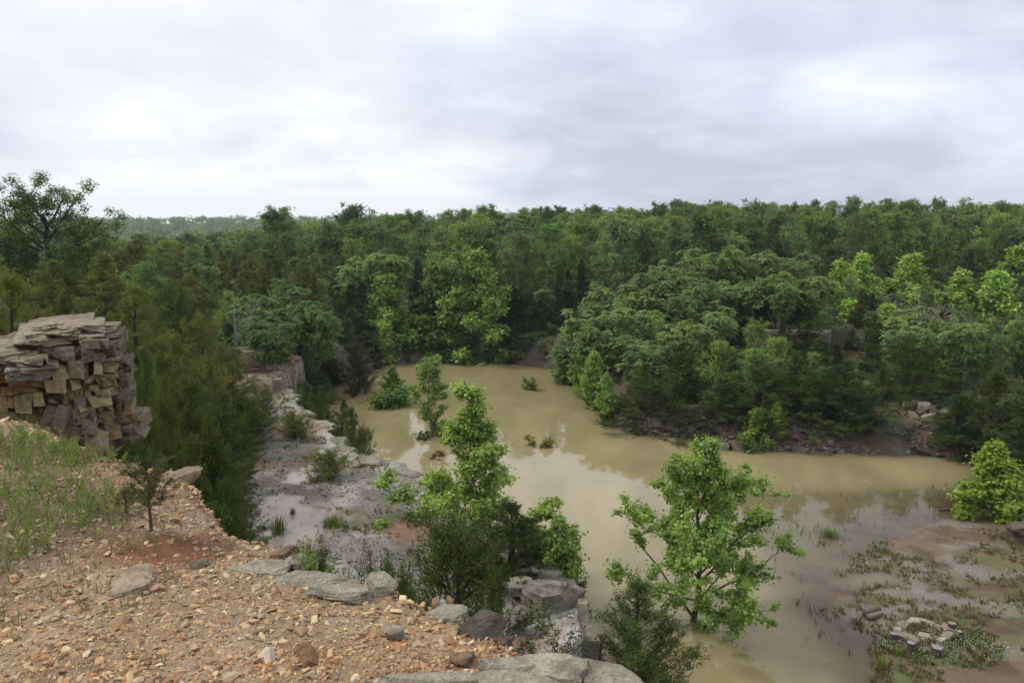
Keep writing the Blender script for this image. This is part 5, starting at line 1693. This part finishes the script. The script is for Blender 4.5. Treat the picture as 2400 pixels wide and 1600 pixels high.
x, y, z, dl = scatter_region(30000, (-45, 48), (12, 78), lambda x, y, z, db, dl, dt, dc, fl: (dl > .7) & (db > .5) & (dt > .3) & (fl < .1) & (dc > .6) & (np.abs(x) < .95 * y + 2) & (rng.uniform(size=x.shape) < .55) & ((dl > 2.5) | (y > 54) | (fbm(x * .4, y * .4, 3, 75) > .5)))
stuff_leaves('undergrowth', np.stack([x, y, z], -1), rng.uniform(.25, .8, len(x)), 11, .2, (.085, .125, .036), 'low green undergrowth covering the wooded banks', 'undergrowth')


def tuft_mesh(seed, n, h, w_, lean=.5, bw=.012):
    r = np.random.default_rng(seed)
    V, F_, T_ = [], [], []
    for i in range(n):
        a = r.uniform(0, 6.28)
        p = np.array((math.cos(a), math.sin(a), 0)) * w_ * r.uniform(0, .5)
        hh = h * r.uniform(.5, 1.1)
        d = np.array((math.cos(a), math.sin(a), 0)) * lean * r.uniform(.1, 1) * hh + r.normal(0, .08 * hh, 3) * np.array((1, 1, 0))
        side = np.array((-math.sin(a), math.cos(a), 0)) * bw * r.uniform(.6, 1.2)
        m1 = p + d * .35 + UP * hh * .6
        tip = p + d + UP * hh * (.95 - .2 * lean)
        b = len(V)
        V += [p - side, p + side, m1 - side * .8, m1 + side * .8, tip]
        F_.append((b, b + 1, b + 3, b + 2))
        T_.append((b + 2, b + 3, b + 4))
    return np.array(V), np.array(F_), np.array(T_), np.repeat(r.uniform(0, 1, n), 5)


def tufts(name, P, seed, n, h, w_, color, label, cat, lean=.5, bw=.012, scale=(.6, 1.3), kind='stuff', parent=None):
    protos = [tuft_mesh(seed + i, n, h, w_, lean, bw) for i in range(5)]
    V, Q, T_, tt, base = [], [], [], [], 0
    for p in P:
        v, q, t, ti = protos[rng.integers(0, 5)]
        a = rng.uniform(0, 6.28)
        s = rng.uniform(*scale)
        R_ = np.array(((math.cos(a), -math.sin(a), 0), (math.sin(a), math.cos(a), 0), (0, 0, 1)))
        V.append(v @ R_.T * s + p)
        Q.append(q + base)
        T_.append(t + base)
        tt.append(ti)
        base += len(v)
    me = mesh(name, np.concatenate(V), [np.concatenate(Q), np.concatenate(T_)], M_LEAF, {'tint': np.concatenate(tt)})
    return tag(obj(name, me, parent, color=color), label, cat, kind=kind)


# thin grass of the bench and of the mud flat
x, y, z, dl = scatter_region(9000, (-12, 2), (15, 42), lambda x, y, z, db, dl, dt, dc, fl: (db < -.1) & (fbm(x * .6 + 5, y * .6, 4, 47) > .52) & (fbm(x * 1.7, y * 1.7, 3, 77) > .48))
tufts('bench_grass', np.stack([x, y, z], -1), 700, 9, .13, .16, (.13, .165, .05), 'thin grass patches on the rock bench', 'grass', bw=.01)
x, y, z, dl = scatter_region(25000, (6, 26), (13, 36), lambda x, y, z, db, dl, dt, dc, fl: (fl > .25) & (z > -.03) & (fbm(x * .35, y * .35, 4, 41) > .44) & (fbm(x * 1.3, y * 1.3, 3, 78) > .42))
tufts('marsh_grass', np.stack([x, y, z], -1), 720, 9, .10, .24, (.16, .155, .06), 'thin marsh grass on the mud flat', 'grass', bw=.011)
x, y, z, dl = scatter_region(1500, (6, 20), (15, 33), lambda x, y, z, db, dl, dt, dc, fl: (fl > .3) & (z < -.0) & (z > -.30) & (fbm(x * .7, y * .7, 3, 79) > .55))
tufts('drowned_grass', np.stack([x, y, np.full(len(x), -.05)], -1), 740, 4, .26, .14, (.07, .09, .04), 'thin drowned stalks in the shallows', 'grass', bw=.007, lean=.35)
# white flowering weeds round the fire ring
fp = PZ([(2045, 1440), (2090, 1470), (2240, 1460), (2300, 1500), (2260, 1535), (2120, 1515), (2040, 1480)], .12)
fx, fy = rng.uniform(7, 16, 6000), rng.uniform(15, 23, 6000)
kk = sdf(fx, fy, fp) < .15
fx, fy = fx[kk], fy[kk]
fz = height(fx, fy)
tufts('flower_stems', np.stack([fx, fy, fz], -1), 760, 6, .17, .14, (.12, .17, .055), 'green stems of white flowering weeds by the fire ring', 'weeds', bw=.009)
m = min(len(fx) * 3, 800)
k = rng.integers(0, len(fx), m)
P = np.stack([fx[k] + rng.normal(0, .07, m), fy[k] + rng.normal(0, .07, m), fz[k] + rng.uniform(.10, .2, m)], -1)
N = UP + rng.normal(0, .3, (m, 3))
V, F_, tt = leaf_cloud(P, np.cross(N, rng.normal(0, 1, (m, 3))), N, np.full(m, .036), OVAL, rng.uniform(.4, .6, m))
tag(obj('white_flowers', mesh('white_flowers', V, F_, M_LEAF, {'tint': tt}), color=(.5, .53, .42)), 'white blossoms of the weeds by the fire ring', 'flowers', kind='stuff')


def tussock(px, py, z, h, w_, n, color, label, bw=.01, lean=.5, name='grass_tuft'):
    p = at_z(px, py, z)
    v, q, t, ti = tuft_mesh(int(px), n, h, w_, lean, bw)
    me = mesh(name, v, [q, t], M_LEAF, {'tint': ti})
    return tag(obj(name, me, None, (p[0], p[1], z), color=color), label, 'grass')


tussock(1906, 1232, -.02, .34, .75, 170, (.11, .2, .055), 'round green grass clump standing in the shallows')
tussock(1890, 1252, -.03, .2, .6, 60, (.15, .2, .07), 'faded grass clump in front of the round green clump')
tussock(2025, 1532, 0.0, .34, .3, 90, (.2, .28, .06), 'bright grass tuft at the water near the fire ring')
tussock(2060, 1502, .05, .25, .3, 60, (.17, .26, .06), 'small bright tuft between water and flowers')
tussock(2300, 1520, .1, .28, .25, 60, (.16, .26, .06), 'bright tuft at the right of the flowers')
tussock(1832, 1390, -.05, .3, .12, 16, (.14, .19, .06), 'lone thin tuft out in the shallow water')
tussock(2200, 1050, .05, .5, 1.3, 150, (.2, .2, .08), 'pale reeds at the water below the right bank cedars', lean=.2)
tussock(640, 1225, BENCH_Z - .05, .62, .5, 120, (.12, .14, .05), 'tall dull sedge clump standing in the bench puddle', lean=.3)
tussock(672, 1180, BENCH_Z - .05, .25, .25, 40, (.15, .16, .06), 'small sedge tuft in the bench puddle')
tussock(765, 1205, BENCH_Z - .02, .28, .7, 160, (.12, .19, .045), 'bright grass clump beside the bench puddle')
tussock(790, 1222, BENCH_Z - .02, .15, .3, 40, (.12, .19, .045), 'tiny grass clump near the bench puddle')

# fire ring, stumps and logs on the flat
fc = at_z(2118, 1456, .12)
ring = tag(empty('fire_ring', (fc[0], fc[1], ground_z(fc[0], fc[1]))), 'ring of pale rocks round an old fire place on the flat', 'fire ring')
for k in range(16):
    a = k / 16 * 6.283 + rng.normal(0, .06)
    s = rng.uniform(.12, .27)
    rr = .52 + rng.normal(0, .06)
    gz = ground_z(fc[0] + rr * math.cos(a), fc[1] + rr * math.sin(a)) - ring.location.z
    obj('ring_stone', BLOCKS[rng.integers(0, 14)], ring, (rr * math.cos(a), rr * math.sin(a), gz + .045), (rng.normal(0, .2), rng.normal(0, .2), a + 1.57 + rng.normal(0, .2)), (s * 1.35, s, s * rng.uniform(.6, .95)),
        jc([(.42, .36, .29), (.38, .31, .25), (.5, .46, .40), (.28, .24, .21)][rng.integers(0, 4)], rng))


def stump_mesh(seed, r=.12, h=.36):
    q = np.random.default_rng(seed)
    T = Tubes()
    th = np.linspace(0, 6.283, 12, endpoint=False)
    rad_ = r * (1 + q.normal(0, .08, 12))
    lv = [(0, 1.25), (.15, 1.05), (.6, .98), (1.0, 1.0)]
    V = []
    for f, k_ in lv:
        hz = h * f + (q.normal(0, .03 * h, 12) if f == 1 else 0)
        V.append(np.stack([np.cos(th) * rad_ * k_, np.sin(th) * rad_ * k_, np.full(12, 1.0) * hz], -1))
    V = np.concatenate(V + [np.array([[0, 0, h]])])
    F4 = []
    for l_ in range(3):
        for i in range(12):
            F4.append((l_ * 12 + i, l_ * 12 + (i + 1) % 12, l_ * 12 + 12 + (i + 1) % 12, l_ * 12 + 12 + i))
    F3 = [(36 + i, 36 + (i + 1) % 12, 48) for i in range(12)]
    return mesh('stump', V, [np.array(F4)], M_BARK), mesh('cut_top', np.concatenate([V[36:48], V[48:49] + np.array((0, 0, .004))]), np.array([(i, (i + 1) % 12, 12) for i in range(12)]), M_BARK)


for i, (px, py, h, r, lab) in enumerate([(2185, 1457, .26, .10, 'grey topped stump seat behind the fire ring at right'), (2202, 1473, .24, .07, 'thin dark stump seat right of the fire ring'), (2052, 1469, .30, .10, 'dark stump seat left of the fire ring'),
                                         (2150, 1506, .25, .14, 'wide stump among the white flowers'), (2091, 1496, .33, .10, 'low stump in front left of the fire ring')]):
    p = at_z(px, py, .1)
    e = tag(empty('stump', (p[0], p[1], ground_z(p[0], p[1]) - .03)), lab, 'stump', 'stump seats round the fire ring')
    sm, tm = stump_mesh(i, r, h)
    obj('stump_body', sm, e, color=(.10, .075, .06))
    obj('cut_top', tm, e, color=(.27, .25, .23))


def log(px, py, z, L, r, yaw, col, label, name='log', mat=None):
    p = at_z(px, py, z)
    T = Tubes()
    T.add(curve(np.array((-L / 2, 0, 0)), np.array((1.0, 0, 0)), L, (0, .05, 0), 7, rng, .015), r, r * .8, 9)
    V = np.concatenate(T.V)
    F4 = np.concatenate(T.F)
    caps = [np.array([list(range(8, -1, -1))]), np.array([list(range(54, 63))])]
    me = mesh(name, V, [F4] + caps, M_BARK)
    return tag(obj(name, me, None, (p[0], p[1], ground_z(p[0], p[1]) + r * .7), (0, 0, yaw), color=col), label, 'log')


log(2003, 1408, .05, .62, .09, .5, (.12, .075, .055), 'upper short dark log lying on the gravel spit')
log(2010, 1417, .05, .5, .09, .4, (.2, .17, .14), 'lower grey short log lying beside the dark log')
log(2190, 1168, .05, 1.2, .04, .1, (.07, .06, .05), 'thin dark driftwood branch at the right shore')

# ------------------------------------------------------------------ on the rubble bank: weeds, saplings, splintered stump
def weed_field(name, poly, n, h, color, label, seed, lf=.016):
    """feathery upright weeds"""
    r = np.random.default_rng(seed)
    P = np.array(poly)
    lo, hi = P.min(0), P.max(0)
    pts = []
    x, y = r.uniform(lo[0], hi[0], n * 8), r.uniform(lo[1], hi[1], n * 8)
    d = sdf(x, y, poly)
    k = (d < -.02) & (fbm(x * 2.2, y * 2.2, 3, seed) > .50)
    x, y = x[k][:n], y[k][:n]
    z, dd_ = bz(x, y)
    Q, D, S_, T_ = [], [], [], []
    T = Tubes()
    for a, b, c_ in zip(x, y, z):
        hh = h * r.uniform(.4, 1.15)
        ln = r.normal(0, .18, 2)
        st = curve(np.array((a, b, c_)), np.array((ln[0], ln[1], 1)), hh, (ln[0], ln[1], 0), 5)
        T.add(st, .0022, .0008, 3)
        m = 26
        s = r.uniform(.12, 1, m)
        Q.append(interp(st, s))
        dv = r.normal(0, 1, (m, 3)) * np.array((1, 1, .35)) + np.array((0, 0, .9))
        D.append(dv)
        S_.append(lf * r.uniform(.7, 1.5, m) * (1.5 - s))
        T_.append(np.clip(r.uniform(0, .5) + r.uniform(0, .5, m), 0, 1))
    Q, D, S_, T_ = np.concatenate(Q), np.concatenate(D), np.concatenate(S_), np.concatenate(T_)
    V, F_, tt = leaf_cloud(Q, D, r.normal(0, 1, D.shape), S_ * 1.7, BLADE, T_)
    tv, tf = np.concatenate(T.V), np.concatenate(T.F)
    me = mesh(name, np.concatenate([V, tv]), [np.concatenate(F_), tf + len(V)], M_LEAF, {'tint': np.concatenate([tt, np.full(len(tv), .3)])})
    return tag(obj(name, me, None, color=color), label, 'weeds', kind='stuff')


weed_field('weeds', gpoly, 330, .22, (.19, .26, .075), 'feathery green weeds growing on the left of the rubble bank', 801)
weed_field('weeds', PZ([(60, 1000), (330, 1045), (420, 1100), (300, 1130), (100, 1040)], FG_Z), 110, .13, (.2, .26, .08), 'scattered weeds on the rubble below the outcrop', 802)
x = rng.uniform(-6, -1.0, 2600)
y = rng.uniform(2.2, 6.5, 2600)
kk = (sdf(x, y, gpoly) < .25) | ((fbm(x * 1.5, y * 1.5, 3, 88) > .58) & (x < -1.2))
x, y = x[kk], y[kk]
z, _d = bz(x, y)
kk = _d < -.1
tufts('dry_grass', np.stack([x[kk], y[kk], z[kk]], -1), 780, 5, .07, .05, (.17, .18, .08), 'short thin grass between the rubble stones', 'grass', bw=.0022, lean=.9)


def on_bank(proto, px, py, wpx, hpx, name, label, cat, col, bark):
    p = at_z(px, py, FG_Z)
    z_, d_ = bz(p[0], p[1])
    dep = math.hypot(math.hypot(p[0], p[1]), 1.7)
    return stand(proto, (p[0], p[1], float(z_[0]) - .01), wpx * dep / F / proto.W, hpx * dep / F / proto.H * 1.06, name, label, cat, col, bark)


on_bank(SAPLING, 348, 1228, 92, 165, 'cedar_sapling', 'little cedar sapling with bare stem on the rubble bank', 'sapling', (.075, .095, .035), (.09, .065, .05))
on_bank(SAPLING_S, 290, 1190, 44, 60, 'cedar_sapling', 'tiny sprig left of the cedar sapling', 'sapling', (.08, .10, .035), (.09, .065, .05))
for px, py, hp, lab in [(700, 1296, 80, 'bright feathery weed growing at the rim'), (735, 1300, 66, 'second bright feathery weed beside it at the rim')]:
    w_poly = PZ([(px - 22, py - 8), (px + 22, py - 8), (px + 22, py + 8), (px - 22, py + 8)], FG_Z)
    p = at_z(px, py, FG_Z)
    T = Tubes()
    Q, D, S_ = [], [], []
    for j in range(9):
        ln = rng.normal(0, .3, 2)
        st = curve(np.array((rng.normal(0, .02), rng.normal(0, .02), 0)), np.array((ln[0], ln[1], 1)), .18 * rng.uniform(.6, 1.1) * hp / 80, (ln[0] * .8, ln[1] * .8, 0), 6)
        T.add(st, .003, .001, 3)
        s = rng.uniform(.1, 1, 70)
        Q.append(interp(st, s))
        D.append(rng.normal(0, 1, (70, 3)) * np.array((1, 1, .4)) + UP * .9)
        S_.append(.026 * (1.4 - s))
    Q, D, S_ = np.concatenate(Q), np.concatenate(D), np.concatenate(S_)
    V, F_, tt = leaf_cloud(Q, D, rng.normal(0, 1, D.shape), S_, BLADE, rng.uniform(0, 1, len(Q)))
    zz0, _d = bz(p[0], p[1])
    e = tag(empty('feathery_weed', (p[0], p[1], float(zz0[0]) - .04)), lab, 'weed')
    obj('stems', T.mesh('stems'), e, color=(.12, .13, .05))
    obj('leaves', mesh('leaves', V, F_, M_LEAF, {'tint': tt}), e, color=(.22, .33, .075))

# splintered stump at the rim
p = at_z(1015, 1384, FG_Z)
z_, d_ = bz(p[0], p[1])
e = tag(empty('splintered_stump', (p[0], p[1], float(z_[0]) - .02)), 'small splintered grey and orange wood stump at the rim', 'stump')
for k in range(7):
    hh = rng.uniform(.045, .095)
    w_ = rng.uniform(.012, .022)
    v = np.array([(-w_, -w_, 0), (w_, -w_, 0), (w_, w_, 0), (-w_, w_, 0), (-w_ * .8, -w_ * .8, hh * .8), (w_ * .7, -w_ * .8, hh), (w_ * .6, w_ * .7, hh * .9), (-w_ * .7, w_ * .8, hh * .7)])
    f = np.array([(3, 2, 1, 0), (0, 1, 5, 4), (1, 2, 6, 5), (2, 3, 7, 6), (3, 0, 4, 7), (4, 5, 6, 7)])
    obj('splinter', mesh('splinter', v, f, M_BARK, flat=True), e, (rng.normal(0, .022), rng.normal(0, .015), 0), (rng.normal(0, .12), rng.normal(0, .12), rng.uniform(0, 3)), color=[(.42, .39, .35), (.3, .17, .09), (.36, .33, .3)][k % 3])
print('details', time.time() - T0)

# ------------------------------------------------------------------ air
hz = bpy.data.materials.new('haze')
hz.use_nodes = True
for q in list(hz.node_tree.nodes):
    hz.node_tree.nodes.remove(q)
b_ = NT(hz.node_tree)
pv = b_.n('ShaderNodeVolumePrincipled', {'Color': (0.80, 0.88, 1.0, 1), 'Density': 0.0003, 'Anisotropy': 0.2})
b_.n('ShaderNodeOutputMaterial', {'Volume': pv.outputs[0]})
hx, z0_, z1_ = 1400.0, -45.0, 45.0
V = np.array([(sx_ * hx, sy_ * hx, zq) for zq in (z0_, z1_) for sx_, sy_ in ((-1, -1), (1, -1), (1, 1), (-1, 1))])
F4 = np.array([(3, 2, 1, 0), (4, 5, 6, 7), (0, 1, 5, 4), (1, 2, 6, 5), (2, 3, 7, 6), (3, 0, 4, 7)])
tag(obj('haze', mesh('haze', V, F4, hz)), 'thin blue summer haze in the air', 'haze', kind='stuff')
